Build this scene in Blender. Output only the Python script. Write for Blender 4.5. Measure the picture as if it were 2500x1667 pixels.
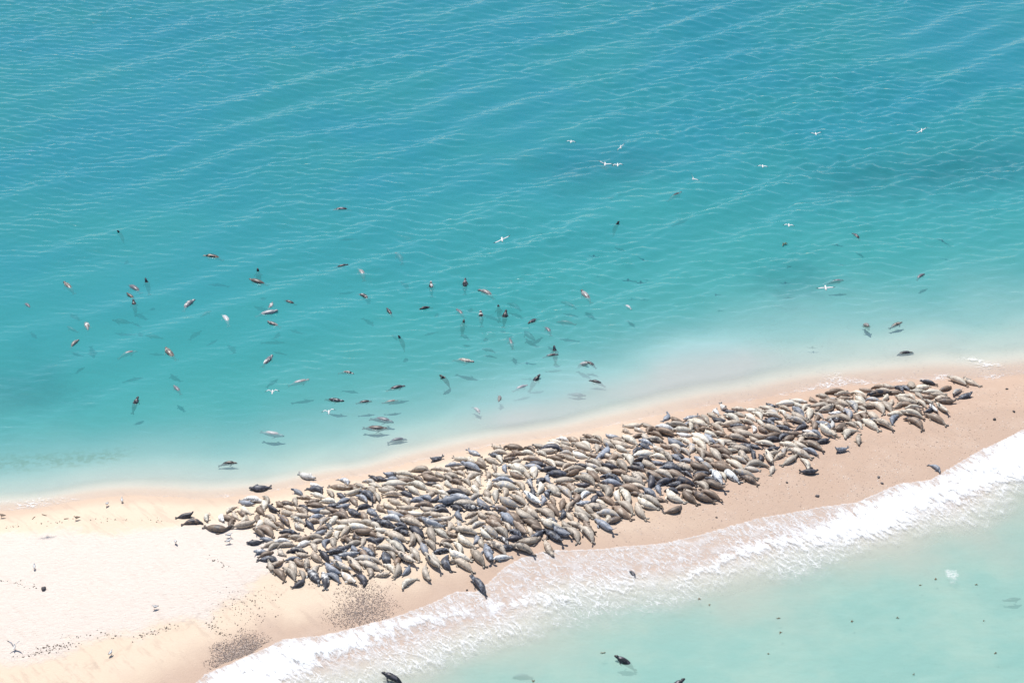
import bpy, math, random
import numpy as np
from mathutils import Vector, Matrix, Euler
for o in list(bpy.data.objects): bpy.data.objects.remove(o)
SC = bpy.context.scene; C = SC.collection
R = math.radians
# ------------------------------------------------------------------ camera: cliff top, 95 m up, looking 30 degrees down
CAM_H = 95.0; PITCH = R(30); FPX = 5000.0
cam = bpy.data.cameras.new('camera'); camo = bpy.data.objects.new('camera', cam); C.objects.link(camo)
cam.sensor_width = 36; cam.lens = 36 * FPX / 2500; cam.clip_start = 1; cam.clip_end = 9000
camo.location = (0, 0, CAM_H); camo.rotation_euler = (R(90) - PITCH, 0, 0); SC.camera = camo
# ------------------------------------------------------------------ sky and sun
SUN_EL = R(61); SUN_AZ = R(-24)          # azimuth from +Y, negative towards -X
world = bpy.data.worlds.new('World'); SC.world = world; world.use_nodes = True
wn = world.node_tree.nodes; wl = world.node_tree.links
sky = wn.new('ShaderNodeTexSky'); sky.sky_type = 'NISHITA'; sky.sun_disc = False
sky.sun_elevation = SUN_EL; sky.sun_rotation = SUN_AZ; sky.air_density = 1.0; sky.dust_density = 0.35; sky.ozone_density = 1.5
wl.new(sky.outputs[0], wn['Background'].inputs[0]); wn['Background'].inputs[1].default_value = 0.095
sun = bpy.data.lights.new('sun', 'SUN'); suno = bpy.data.objects.new('sun', sun); C.objects.link(suno)
sun.energy = 4.3; sun.angle = R(0.53); sun.color = (1.0, 0.955, 0.89)
SUN_DIR = Vector((math.sin(SUN_AZ) * math.cos(SUN_EL), math.cos(SUN_AZ) * math.cos(SUN_EL), math.sin(SUN_EL)))
suno.rotation_euler = (-SUN_DIR).to_track_quat('-Z', 'Y').to_euler(); suno.location = SUN_DIR * 300
SC.view_settings.view_transform = 'Standard'; SC.view_settings.look = 'None'
SC.view_settings.exposure = 0.24; SC.view_settings.gamma = 1.0; SC.view_settings.use_curve_mapping = False
SC.render.engine = 'CYCLES'
cy = SC.cycles; cy.use_denoising = True; cy.max_bounces = 6; cy.diffuse_bounces = 2; cy.glossy_bounces = 2
cy.transparent_max_bounces = 24; cy.volume_bounces = 0; cy.use_adaptive_sampling = True; cy.adaptive_threshold = 0.02; cy.sample_clamp_indirect = 6; cy.sample_clamp_direct = 1.8; cy.caustics_reflective = False; cy.caustics_refractive = False
# ------------------------------------------------------------------ picture point -> point of the place
def ray(px, py):
    u = (px - 1250.0) / FPX; v = (833.5 - py) / FPX
    return np.array([u, math.cos(PITCH) + v * math.sin(PITCH), -math.sin(PITCH) + v * math.cos(PITCH)])
def at_z(px, py, z=0.0):
    d = ray(px, py); t = (z - CAM_H) / d[2]
    return np.array([d[0] * t, d[1] * t, z])
def to_px(p):
    x, y, z = p[0], p[1], p[2] - CAM_H
    f = y * math.cos(PITCH) - z * math.sin(PITCH); u = y * math.sin(PITCH) + z * math.cos(PITCH)
    return 1250 + FPX * x / f, 833.5 - FPX * u / f
# ------------------------------------------------------------------ small helpers
def tag(o, label=None, cat=None, group=None, kind=None):
    if label: o['label'] = label
    if cat: o['category'] = cat
    if group: o['group'] = group
    if kind: o['kind'] = kind
    return o
def link_mesh(name, me, mat=None):
    o = bpy.data.objects.new(name, me); C.objects.link(o)
    if mat and not me.materials: me.materials.append(mat)
    return o
def mesh_from(name, verts, faces, smooth=True):
    me = bpy.data.meshes.new(name); me.from_pydata([tuple(v) for v in verts], [], [tuple(f) for f in faces]); me.update()
    if smooth: me.polygons.foreach_set('use_smooth', [True] * len(me.polygons))
    return me
def mesh_np(name, V, F, smooth=True):
    V = np.asarray(V, np.float32); F = np.asarray(F, np.int32); k = F.shape[1]
    me = bpy.data.meshes.new(name); me.vertices.add(len(V)); me.vertices.foreach_set('co', V.ravel())
    me.loops.add(F.size); me.loops.foreach_set('vertex_index', F.ravel())
    me.polygons.add(len(F)); me.polygons.foreach_set('loop_start', np.arange(0, F.size, k, dtype=np.int32))
    me.polygons.foreach_set('loop_total', np.full(len(F), k, np.int32))
    me.polygons.foreach_set('use_smooth', np.full(len(F), smooth, bool)); me.update(calc_edges=True); me.validate()
    return me
def set_attr(me, name, vals, typ='FLOAT'):
    a = me.attributes.new(name, typ, 'POINT')
    a.data.foreach_set('value' if typ == 'FLOAT' else ('vector' if typ == 'FLOAT_VECTOR' else 'color'), np.asarray(vals, np.float32).ravel())
class G:                                   # node graph shorthand
    def __init__(s, name):
        s.m = bpy.data.materials.new(name); s.m.use_nodes = True; s.n = s.m.node_tree.nodes; s.l = s.m.node_tree.links
        s.n.clear(); s.out = s.n.new('ShaderNodeOutputMaterial')
    def node(s, t, ins=None, **kw):
        n = s.n.new(t)
        for k, v in kw.items(): setattr(n, k, v)
        for k, v in (ins or {}).items(): s.put(n.inputs[k], v)
        return n
    def put(s, sock, v):
        if isinstance(v, bpy.types.NodeSocket): s.l.new(v, sock)
        elif isinstance(v, bpy.types.Node): s.l.new(v.outputs[0], sock)
        else:
            if isinstance(v, tuple) and len(v) == 3 and len(sock.default_value) == 4: v = (*v, 1)
            sock.default_value = v
    def attr(s, name, out='Fac'): return s.node('ShaderNodeAttribute', attribute_name=name).outputs[out]
    def math(s, op, a, b=0.0, clamp=False):
        n = s.node('ShaderNodeMath', operation=op, use_clamp=clamp); s.put(n.inputs[0], a); s.put(n.inputs[1], b); return n.outputs[0]
    def ramp(s, v, a, b, lo=0.0, hi=1.0):   # smoothstep map
        n = s.node('ShaderNodeMapRange', interpolation_type='SMOOTHSTEP'); s.put(n.inputs[0], v)
        for i, x in enumerate((a, b, lo, hi)): n.inputs[i + 1].default_value = x
        return n.outputs[0]
    def mix(s, f, a, b, blend='MIX'):
        n = s.node('ShaderNodeMix', data_type='RGBA', blend_type=blend); s.put(n.inputs[0], f); s.put(n.inputs[6], a); s.put(n.inputs[7], b); return n.outputs[2]
    def mapping(s, vec, scale=(1, 1, 1), rot=(0, 0, 0), loc=(0, 0, 0)):
        n = s.node('ShaderNodeMapping'); s.put(n.inputs[0], vec); n.inputs[1].default_value = loc; n.inputs[2].default_value = rot; n.inputs[3].default_value = scale; return n.outputs[0]
    def noise(s, vec, scale, detail=3, rough=0.55, out=0, dist=0.0):
        n = s.node('ShaderNodeTexNoise'); s.put(n.inputs['Vector'], vec); n.inputs['Scale'].default_value = scale; n.inputs['Detail'].default_value = detail
        n.inputs['Roughness'].default_value = rough; n.inputs['Distortion'].default_value = dist; return n.outputs[out]
    def voro(s, vec, scale, feature='F1', out='Distance', rnd=1.0):
        n = s.node('ShaderNodeTexVoronoi', feature=feature); s.put(n.inputs['Vector'], vec); n.inputs['Scale'].default_value = scale; n.inputs['Randomness'].default_value = rnd; return n.outputs[out]
    def bump(s, h, strength, dist, normal=None):
        n = s.node('ShaderNodeBump'); s.put(n.inputs['Height'], h); n.inputs['Strength'].default_value = strength; n.inputs['Distance'].default_value = dist
        if normal is not None: s.put(n.inputs['Normal'], normal)
        return n.outputs[0]
    def surface(s, sh): s.put(s.out.inputs[0], sh); return s.m
def smooth01(t): t = np.clip(t, 0, 1); return t * t * (3 - 2 * t)
def sstep(a, b, x): return smooth01((x - a) / (b - a))
def sd_poly(P, poly):                      # signed distance, positive inside
    P = np.asarray(P, float); poly = np.asarray(poly, float); best = np.full(len(P), 1e9); ins = np.zeros(len(P), bool)
    x, y = P[:, 0], P[:, 1]
    for i in range(len(poly)):
        a = poly[i]; b = poly[(i + 1) % len(poly)]; e = b - a; L = e @ e
        if L < 1e-12: continue
        t = np.clip(((x - a[0]) * e[0] + (y - a[1]) * e[1]) / L, 0, 1)
        dx = x - a[0] - t * e[0]; dy = y - a[1] - t * e[1]; best = np.minimum(best, dx * dx + dy * dy)
        c = (a[1] > y) != (b[1] > y)
        if c.any(): ins ^= c & (x < (b[0] - a[0]) * (y - a[1]) / ((b[1] - a[1]) or 1e-9) + a[0])
    d = np.sqrt(best); return np.where(ins, d, -d)
def vnoise(x, y, s, seed):                 # cheap smooth value noise
    rs = np.random.RandomState(seed); T = rs.rand(64, 64); u = x / s; v = y / s; i = np.floor(u).astype(int); j = np.floor(v).astype(int)
    fu = smooth01(u - i); fv = smooth01(v - j); g = lambda a, b: T[a % 64, b % 64]
    return (g(i, j) * (1 - fu) + g(i + 1, j) * fu) * (1 - fv) + (g(i, j + 1) * (1 - fu) + g(i + 1, j + 1) * fu) * fv - 0.5
def fbm(x, y, s, seed, n=3): return sum(vnoise(x, y, s / 2 ** k, seed + k) / 2 ** k for k in range(n))
# ------------------------------------------------------------------ survey of the animals
# each entry: head x, head y, tail x, tail y, coat (p pale cream, t tan, b brown, d charcoal, g silver grey, w whitish;
# second letter = mottling) and optional pose (u head up, n bent up at both ends, f hind flippers up, s on its side, v belly up, c curled)
S4 = 500 / 2352
BEACH = [
 ((420, 1130, S4), """235 560 65 612 d u;345 660 115 682 db;665 775 345 715 bd;390 675 400 555 p;575 670 555 565 w;610 565 730 470 p;690 540 765 650 t;690 640 655 735 b;
790 480 900 585 p;875 590 780 690 p;960 690 705 740 t;1035 430 795 395 w;930 475 760 430 g;1060 360 1130 470 t s;975 480 1060 600 b;1095 480 1220 580 d s;1260 505 1205 415 b;
1300 480 1410 530 t;975 680 985 560 b;1095 570 1200 670 t;1045 635 1195 760 t;1180 660 1300 740 b;1240 595 1370 720 bg;975 715 1185 835 bt;1230 540 1420 590 t;1375 600 1520 675 p;
1245 775 1450 790 dg;1225 840 1400 810 b;1400 680 1490 775 tw s;1545 645 1620 740 d u;1400 370 1430 490 t;1455 375 1620 400 bt;1425 290 1480 350 g u;1630 180 1440 110 w;1600 235 1690 260 w;
1760 330 1550 265 d;1600 330 1765 390 p;1800 300 1870 390 t;1905 440 1690 420 p;1560 460 1770 490 b;1440 490 1570 610 bt;1480 470 1560 525 d;1600 540 1735 515 g c;1610 620 1710 590 gd;
1790 600 1685 705 tg;1760 500 1930 560 bd;2050 640 1815 565 bd;1770 665 1840 770 dw;1760 770 1630 800 g;1870 860 1930 745 p;1895 685 2180 660 t;2150 655 2352 710 t;1985 715 2310 755 pw;2330 795 2060 780 b;
1940 870 2030 810 b u;2070 800 2200 880 bg c;2205 840 2180 930 t;2250 850 2352 900 d;1545 830 1760 855 t;1450 945 1585 880 w;1610 910 1650 990 t;1800 860 1740 960 g c;1800 985 1930 950 b;
1900 980 2020 960 d;1775 1020 1990 995 dg;1920 1070 2165 1045 gw s;2045 935 2170 1020 g;2310 1050 2175 940 gd;2290 930 2320 1040 b;875 910 1030 900 d;1050 860 1150 880 g;1180 890 1375 890 w s;
980 985 1060 1010 gw u;1165 1010 985 1060 b;1230 1100 990 1090 dg;1260 1050 1235 965 t;1310 1100 1480 1080 gd s;1330 990 1550 1000 dt;1590 1010 1730 1140 tb;1700 1005 1825 1120 d;
1880 1060 1950 1140 g;1830 1140 2065 1260 tg v;2010 1080 2180 1270 t v;2090 1080 2352 1115 tg;2150 1130 2400 1210 t;1120 1130 1150 1210 t u;1165 1205 1310 1335 b;1290 1195 1440 1330 t;
1360 1115 1425 1270 t;1540 1215 1550 1070 td;1560 1215 1700 1375 dw;1520 1340 1400 1415 d;1740 1250 1770 1430 dw;1745 1170 1930 1290 g s;1770 1250 1940 1350 g;2105 1370 1940 1255 tw v;2240 1385 2110 1255 d;
2050 240 1910 150 gw;2040 290 1800 245 bt;2220 290 2095 205 t;2200 180 2352 230 tg;2290 140 2360 190 d;2180 300 1995 370 p;2175 305 2340 435 dg;2250 250 2340 350 t;1910 330 1985 400 d;
1920 440 2040 390 g;2050 370 2130 490 bt;2130 360 2270 450 gw s;1915 500 2030 460 g;2110 510 2300 470 d;2150 620 2010 500 dg;2230 510 2340 600 g;2352 690 2180 640 d;900 290 1125 280 d"""),
 ((900, 1060, S4), """712 270 845 240 dg n;1250 230 1160 160 gw f;1120 290 1000 245 p f;1130 240 1230 330 p;890 340 1080 330 gp;720 410 470 395 tb;215 430 295 450 gd u;310 430 540 470 p;730 370 870 400 tb;
860 375 960 420 t;950 380 1120 375 bt;1085 325 1310 420 g;1190 310 1365 390 b;1250 250 1350 360 tb;1340 255 1505 345 t;1520 250 1380 205 dg;1550 180 1400 120 tb s;1565 130 1800 160 b;1810 115 1920 190 bd;
1640 180 1780 230 b;1740 190 1915 215 p;1930 100 2000 140 t u;2000 110 2230 130 pt;2225 160 1955 150 d;1935 180 2060 240 p;2100 60 2200 90 p;2170 25 2300 60 w;2220 80 2310 110 t;2060 245 2260 310 b;
2200 190 2352 210 tg;1530 300 1720 255 bd;1650 320 1750 275 t;1790 260 2000 290 bt;2030 350 1815 310 d;2020 275 2180 380 pt s;2210 375 2350 310 tb;1560 335 1560 425 g;1430 330 1460 420 tb;
1610 345 1845 445 p;1790 345 2010 385 gt;1900 350 1900 500 p;1985 400 2190 385 d;2055 440 2320 460 d;1420 455 1640 475 p;1375 405 1365 515 tb;1615 430 1780 510 bd;1640 410 1760 450 pt;
1120 430 1270 435 t;1250 455 1280 580 p;1435 515 1675 530 g;1435 560 1730 615 pg;1400 520 1370 650 p;1700 520 1800 640 t;1830 490 1880 600 gw;2030 480 1920 590 dg;2050 470 2070 530 g;2125 540 2380 505 t;
1990 545 1960 690 p;1880 605 1890 700 d u;2190 700 2030 550 tp;2180 580 2345 720 tg;2270 540 2390 690 bt;200 530 35 470 db;210 495 350 520 g;310 470 520 510 tb;10 540 140 600 pt;170 560 450 560 pt;
540 470 640 540 bd;600 450 830 530 b;750 420 880 490 t;870 440 1050 490 t;1000 410 1110 460 tb;790 560 640 545 db;480 530 690 630 p;300 580 430 630 bd;110 620 290 650 t;200 590 300 620 t;
440 590 600 690 pt;360 640 520 710 d;370 690 165 680 t s;80 660 140 770 t;5 680 90 770 bd;0 590 70 640 t;230 725 385 805 t;380 710 485 800 tb;500 740 640 750 g;620 700 720 740 g;690 640 820 660 t;
820 700 690 770 d c;815 785 1100 735 g;790 630 930 690 p;770 570 860 620 pt;870 510 970 620 p;930 510 1100 575 bd;890 640 1135 680 d;1010 590 1185 700 t;1090 500 1170 570 t;1180 560 1275 690 p;
1190 520 1270 610 tb;950 690 1190 745 gw;985 780 1260 790 t;1230 725 1380 820 gt;1310 700 1440 790 p;1460 620 1460 770 p;1560 590 1580 720 t;1490 740 1735 850 tg;1690 640 1770 710 t;1635 700 1845 805 t;
1790 680 1980 825 wg v;2010 690 1990 810 g;2100 705 2140 810 bt;2050 790 2200 930 b;2240 730 2210 860 b;2250 860 2220 960 dg;2270 880 2352 980 t;540 790 765 815 bd;330 840 560 830 t;800 860 910 870 d c;
90 795 185 895 b;150 780 300 850 tp;10 840 100 940 gd;200 880 420 940 gt;450 890 620 920 pw s;630 910 770 880 t;945 800 1100 870 d;1080 820 1280 850 dw;1270 800 1405 850 dg;1000 860 1075 985 gd;
1105 940 1270 870 tb;1270 930 1130 1020 t;805 960 970 935 t;1320 990 1160 1070 pg;940 980 920 1100 t;970 1090 1270 1120 t;985 1150 1235 1295 p;1250 1150 1215 1240 g;1270 1090 1400 1210 p s;
1340 880 1510 930 t;1360 930 1550 1010 bt;1350 980 1560 1075 bt;1430 825 1650 890 bg;1520 900 1690 1030 g;1590 890 1760 1020 b;1660 860 1930 975 t;1760 820 1970 960 tb;1940 840 2160 965 t;
1750 950 2040 1100 b;1840 1030 2000 1100 b s;1670 1020 1825 1155 b v;1970 995 2225 1085 p;2080 960 2160 1010 dg;2200 990 2352 1080 t;2110 1060 2320 1130 gd n;2030 1110 2235 1205 dg f;
1320 1050 1500 1180 tg;1440 1065 1620 1165 t;1490 1160 1625 1255 dw;1610 1190 1750 1170 d;1975 1195 1710 1220 tb;1600 1265 1950 1355 td;2110 1370 2010 1195 tb;1370 1235 1610 1360 td;1280 1180 1320 1290 tp;
1330 1260 1420 1450 gd f;1420 1430 1640 1385 wg;1170 1320 1345 1500 t;880 1345 1200 1440 pg;1000 1240 1090 1380 p s;870 1390 930 1560 dg;965 1425 1220 1566 t;650 1390 815 1555 tp v;710 1360 840 1485 pt;
600 1240 680 1390 gt;480 1295 590 1440 t;290 1350 565 1510 tb v;110 1270 370 1345 t;215 1215 460 1365 p;260 1180 450 1330 dg;500 1130 510 1290 tb s;650 1200 780 1320 t;690 1050 760 1230 t;
800 1240 985 1195 bd;475 1050 645 1165 d;590 975 870 1090 gw s;540 950 720 965 db;370 955 630 1045 t;180 930 390 985 wg;5 960 190 980 d;100 990 320 1060 dg;280 1090 460 1060 dg;320 1010 450 1050 d;
70 1080 215 1100 pw;0 1000 150 1070 pt;200 1110 445 1215 t;90 1120 200 1180 t;180 1190 0 1210 d;0 1110 70 1150 b;10 1250 70 1350 b;0 1330 60 1390 dg;0 1410 130 1450 tg;170 1345 230 1500 dg;0 1500 130 1540 t"""),
 ((500, 1300, 800 / 2352), """1330 290 1220 300 td;1400 220 1370 320 t;1480 235 1425 305 g;1400 385 1520 315 p;1600 340 1565 230 t s;1915 320 2035 430 dg"""),
 ((1350, 1000, S4), """1335 25 1270 120 gd u;1345 70 1495 135 b;1530 100 1650 50 gw f;1560 100 1790 190 p;1315 160 1560 185 t;1640 140 1670 255 bd;1190 165 1400 220 wg;1380 215 1610 235 p;1110 240 1280 320 b;
1150 220 1450 310 b;1420 265 1610 290 w;1600 265 1810 380 pw;800 190 890 275 tb;1020 180 810 165 tp;940 200 1030 240 tw;1060 250 1190 175 b;925 300 1060 270 b;800 285 980 400 p;600 280 790 320 gw;
490 290 560 340 tp;380 280 470 320 b;300 310 430 360 bt;230 370 450 470 t;300 350 450 440 pt;500 370 510 490 t;570 330 700 440 t;650 345 905 435 t;540 400 650 500 db;670 410 490 565 gd u;710 400 860 490 p;
690 470 800 540 tb;380 490 555 545 bt;210 480 410 550 pw;990 325 1150 395 gw;1080 320 1295 365 td;1300 330 1525 415 g;1000 370 1120 440 dg;1015 415 900 500 dg;930 510 1165 490 pw;1125 410 1315 485 tw;
1210 385 1380 440 bt;1330 385 1490 460 tp;1470 310 1600 395 p;1590 310 1730 380 p;1730 270 1860 385 gw;1870 325 1980 405 pw;1590 365 1580 500 tg;1645 340 1770 470 pt;1650 420 1740 560 tb;1720 230 1900 310 pt;
1830 160 1990 270 tb;1980 300 2260 350 bt;2035 230 2340 310 t;1810 400 2010 440 bd;1790 410 1960 610 t;1880 430 2090 540 b;1740 540 1860 610 tb;1820 620 2090 690 b;1250 480 1400 600 t s;1370 500 1480 580 gd;
940 560 1160 570 db;1000 580 1210 685 t;1130 590 1300 610 gd;1400 515 1510 540 d;1490 560 1620 590 gt;1630 520 1750 615 gw;1220 650 1510 690 dg;1410 610 1625 700 td;1540 600 1815 690 b;830 490 920 630 p;
740 560 860 695 t;630 570 740 640 t;560 620 755 665 d;400 560 580 660 t;420 660 250 600 dg;140 690 370 650 t;190 1085 490 1260 tp;170 1340 315 1500 tb;290 1310 525 1530 t;335 1290 460 1420 b s;260 1180 445 1310 t;
500 1270 690 1360 g f;620 1290 805 1215 bd;500 1175 785 1205 tg;340 1095 690 1135 td;290 1070 430 1050 gw;500 970 450 1070 d;310 990 440 920 wg;365 900 525 920 tb;560 850 640 1020 t c;510 930 590 990 d;
550 990 725 1085 b;670 1090 925 1260 bt;750 1040 940 1175 tp;930 1065 1060 1265 t;730 910 760 1050 pw;800 915 905 1085 p;920 1010 1240 1145 p;970 975 1300 1105 t;1150 1010 1300 1030 bd;720 870 1060 940 b;
880 940 1060 980 bd;1035 890 1195 985 gd;880 840 1080 880 t;570 810 800 850 g;415 860 250 840 d;250 740 535 865 t;410 690 540 830 b;505 660 700 760 t;570 740 800 815 dg;650 690 885 745 b;770 760 1035 845 t;
910 710 1030 850 td;860 640 1075 695 db;1040 700 1285 805 bt;1150 690 1395 780 t;1280 690 1545 800 bt;1490 700 1610 755 dg;1620 735 1815 710 dg;1830 690 1950 830 wg;1940 675 2155 825 wd;2070 700 2345 770 tg;
2160 755 2360 840 bd;1140 735 1110 890 d u;1190 845 1240 960 g;1375 795 1170 850 d;1390 780 1645 855 db;1590 795 1805 740 b;1650 810 1805 925 t;1710 810 2005 885 bd f;1320 910 1430 930 d;1400 890 1635 885 bt;
1280 930 1505 1060 pt;1440 905 1685 1090 b;1580 945 1855 1065 bd;1690 925 1945 1015 b;1490 1110 1285 1175 bd;2000 565 2205 680 pt"""),
 ((1700, 900, S4), """200 440 260 520 w;330 440 295 400 w n;430 490 340 470 d;140 490 240 560 t;60 510 150 630 t;170 570 385 610 d;340 510 520 630 p;300 650 520 610 tb;280 540 330 590 t;385 700 620 660 b;450 490 560 545 t;
430 440 560 460 tb;510 570 690 640 t;570 500 690 600 pw;660 470 770 580 p;710 580 780 650 pt;660 640 680 740 wb s;730 420 940 475 tp;710 450 770 500 t;770 500 985 545 tp;805 580 970 565 dg;780 570 915 665 dg;
920 645 1100 690 dg;920 590 1010 650 tb;1010 590 1090 660 b c;750 640 1000 740 t;780 790 980 725 b;1070 735 930 800 dg;775 810 985 800 d;1010 730 1220 735 bd;1130 760 985 830 b;690 830 935 885 pt;965 845 1195 905 p;
1100 820 1300 915 t;600 855 755 910 dg;520 840 650 930 dg;370 885 660 945 td;380 850 500 880 t;480 920 620 1060 td;400 1000 600 1065 tg;640 920 680 1050 dg;740 980 730 1060 d;960 910 805 930 d;800 950 860 1100 tp v;
890 1095 850 1205 t;800 1080 535 1110 t c;1020 960 885 1030 td;1160 990 985 1095 t;1040 915 1345 1015 tb;1310 1145 1220 1015 pt s;1390 1180 1200 1185 d;1235 910 1415 975 g s;1600 905 1735 890 gd n;1190 815 1505 930 bt;
1175 770 1450 785 td;1540 810 1360 840 d;1225 695 1380 745 wg;1300 690 1450 760 g;1350 590 1350 720 b;1410 650 1570 795 pt s;1360 555 1595 765 g;1100 410 1260 580 gd;1060 480 1300 610 t;1050 560 1290 640 tg;
1280 640 1130 690 d;960 450 1040 540 p;970 420 1080 470 t;930 400 1170 385 pw;1265 385 1070 330 pw;810 390 920 430 dg;1290 390 1210 480 pt;1310 440 1290 580 p;1350 480 1475 565 tg;1290 310 1400 390 b;
1380 280 1550 335 tb;1410 345 1715 430 bt;1530 400 1310 420 tb;1590 415 1410 500 td;1495 270 1730 245 b;1580 310 1780 270 t;1780 245 1960 300 pt;1610 350 1800 340 bt;1545 510 1670 480 wg;1720 445 1790 580 gt;
1610 510 1800 600 t;1510 585 1680 575 dw s;1570 585 1540 680 w u;1600 720 1720 600 b;1730 600 1860 665 t;1680 780 1835 680 p;1860 860 1870 730 t;1750 350 1855 490 pg;1830 300 1950 410 p;1850 410 1970 480 t;
1940 490 1835 510 pt;1970 480 2110 600 t;1870 545 2145 735 p;2020 570 2305 700 td;2300 520 2235 630 g;1840 600 1900 660 pt;2000 370 2190 520 tp"""),
 ((2000, 850, S4), """465 460 650 490 bt;610 430 760 450 b;700 410 880 455 tb;550 540 800 500 db;540 560 710 590 gp;800 520 730 610 p;680 600 860 730 tb;850 570 810 665 tp;960 610 870 690 tb;880 565 1150 635 t;790 500 970 500 b;
885 545 1050 545 p;925 410 1070 490 dg;1050 370 1080 460 t f;1095 465 1275 415 p;1170 365 1360 415 d;1010 500 1110 580 tp;1110 490 1190 570 t;1200 490 1450 510 pt;1200 550 1320 550 b;1520 430 1360 490 bd;
1490 550 1300 590 tb;1560 615 1350 605 bd;1520 540 1625 455 tg;1750 500 1600 565 dg u;1500 320 1720 430 tp;1620 325 1850 440 td;1110 580 1250 670 pt;1200 580 1340 650 td;1270 640 1360 745 wd v;1350 630 1480 760 tp v;
1300 690 1230 730 d;990 680 1180 670 pt s;920 705 1240 795 pt;990 780 1230 920 bd;1210 750 1485 865 bt;1410 1400 1260 1320 g"""),
]
# swimming: pose f floating at the surface, h upright with the head out, s just under the surface, x deeper down
SWIM = [
 ((0, 530, S4), """1340 170 1340 180 d h;720 740 860 855 bt f;1665 712 1665 720 d h;1460 785 1640 900 g s;1460 880 1545 930 b f;1530 965 1575 1105 d h;2235 935 2090 1055 gw f;340 1035 280 970 g f;1015 1310 975 1155 tw f;890 1410 815 1475 t f;
1280 1210 1530 1220 d x;780 1280 880 1320 g s;1670 1380 1870 1390 d x"""),  # both charcoal x entries are dark shapes added for floaters' shadows on the seabed
 ((450, 470, S4), """1700 195 1925 180 dg f;195 715 465 750 db f;840 880 865 955 d h;720 985 970 1045 b f;1850 830 1760 845 d f;1995 860 2080 990 tg f;2120 1225 1990 1135 dw f;1025 1255 950 1345 gw f;1090 1360 810 1390 wg f;
1160 1240 1270 1270 d f;945 1480 1110 1530 td f;280 1385 220 1420 d s;435 1390 520 1510 w f"""),
 ((850, 560, S4), """545 260 635 370 g f;950 615 960 705 dw h;1345 580 1340 660 dg h;1465 665 1720 785 td f;440 905 510 985 d f;815 912 970 880 d f;1240 905 1340 1000 g f;1520 950 1540 1080 dw h;1720 875 1750 940 d h;1815 945 1780 1050 d h;
2060 1090 2190 1000 d f;2255 1110 2340 1200 g f;1335 1045 1285 1115 b h;565 1235 565 1250 d h;1850 1250 1895 1355 g f;1460 1535 1195 1465 tp f;1830 860 2000 940 g x;2010 1180 2160 1300 g x;1550 1380 1690 1420 g x"""),
 ((1250, 560, S4), """775 685 930 830 pd f;1370 920 1290 845 w f;560 850 750 910 g x;510 1070 740 1110 g s;480 1345 510 1420 d h;540 1435 350 1450 dg f;860 1520 950 1560 d f"""),
 ((0, 830, S4), """1580 120 1340 185 gt f;1880 75 2025 205 bt f;1990 515 2080 605 g f;1590 670 1480 800 dg h"""),
 ((500, 830, S4), """785 170 655 290 gw f;1215 455 950 500 tg f;1725 385 1530 355 dw f;2310 520 2080 560 d f;1600 705 1370 655 dg f;1905 700 1750 710 d f;2230 690 2030 710 t f;2185 975 1880 905 g s;2115 1015 1795 985 b f;910 1120 630 1075 w s;
380 1405 150 1415 db f;2325 1150 2090 1185 g s"""),
 ((950, 830, S4), """575 425 580 440 dt h;1600 510 1415 570 wg f;1735 415 1720 465 d h;1265 680 1265 640 t f;1040 830 970 760 w f;2260 660 2050 630 gd s;2280 290 2285 345 p h;2292 458 2490 508 d f"""),
 ((1850, 280, 650 / 2352), """845 1050 900 1090 d f;765 1462 610 1475 dg f;1470 1400 1400 1450 g f"""),
 ((1850, 650, 650 / 2352), """975 548 978 562 t h;1280 490 1160 535 dt f;1375 775 1205 795 d s"""),
 ((1350, 280, S4), """1495 890 1300 970 db f;770 1240 830 1255 d h"""),
 ((0, 0, 1.0), """934 1648 968 1662 d h;1552 1408 1531 1388 d f;1501 1606 1537 1618 d h;1671 1662 1673 1670 d h;2486 1465 2455 1468 d s;1261 1653 1292 1654 g x"""),
]
# flying gulls: px, py, wing span px, bank deg (image angle), inner wing dihedral, outer wing dihedral, heading deg, words
FLY = [
 (1394, 347, 25, -4, 32, -42, 170, "white gull gliding with drooped wings, leftmost of the gulls over open sea"),
 (1516, 360, 19, 52, 10, -10, 150, "grey backed gull banking steeply, above a pair of gulls over the dark water"),
 (1477, 402, 36, -12, 30, 10, 175, "white gull with raised wings flying right above floating green weed"),
 (1508, 404, 33, 6, 35, -45, 178, "gull with arched wings close right of the gull above the weed"),
 (1692, 437, 25, -42, 40, 15, 190, "gull with wings raised in a narrow V above the swimming seal"),
 (1992, 328, 27, 4, 32, 8, 180, "small gull with V shaped wings, highest but one on the right"),
 (2250, 320, 31, 42, 8, -6, 140, "banking gull with black wing tips, rightmost of the flying gulls"),
 (1862, 407, 27, -6, 26, -34, 175, "gull skimming low with curved wings, right of the V winged gull"),
 (1926, 551, 25, -4, 30, -40, 172, "white gull with bent wings over the right open water"),
 (2016, 704, 43, 4, 14, -16, 180, "widest winged gull gliding just below a dark swimming seal on the right"),
 (1226, 586, 42, 27, 6, -4, 182, "gull with long straight tilted wings over the middle of the lagoon"),
 (665, 956, 27, 2, 34, -18, 0, "white gull flying low below a pale floating seal near the beach"),
 (803, 1005, 21, 12, 42, -12, 0, "small white gull with wings in a V nearest the shallow water"),
]
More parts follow.
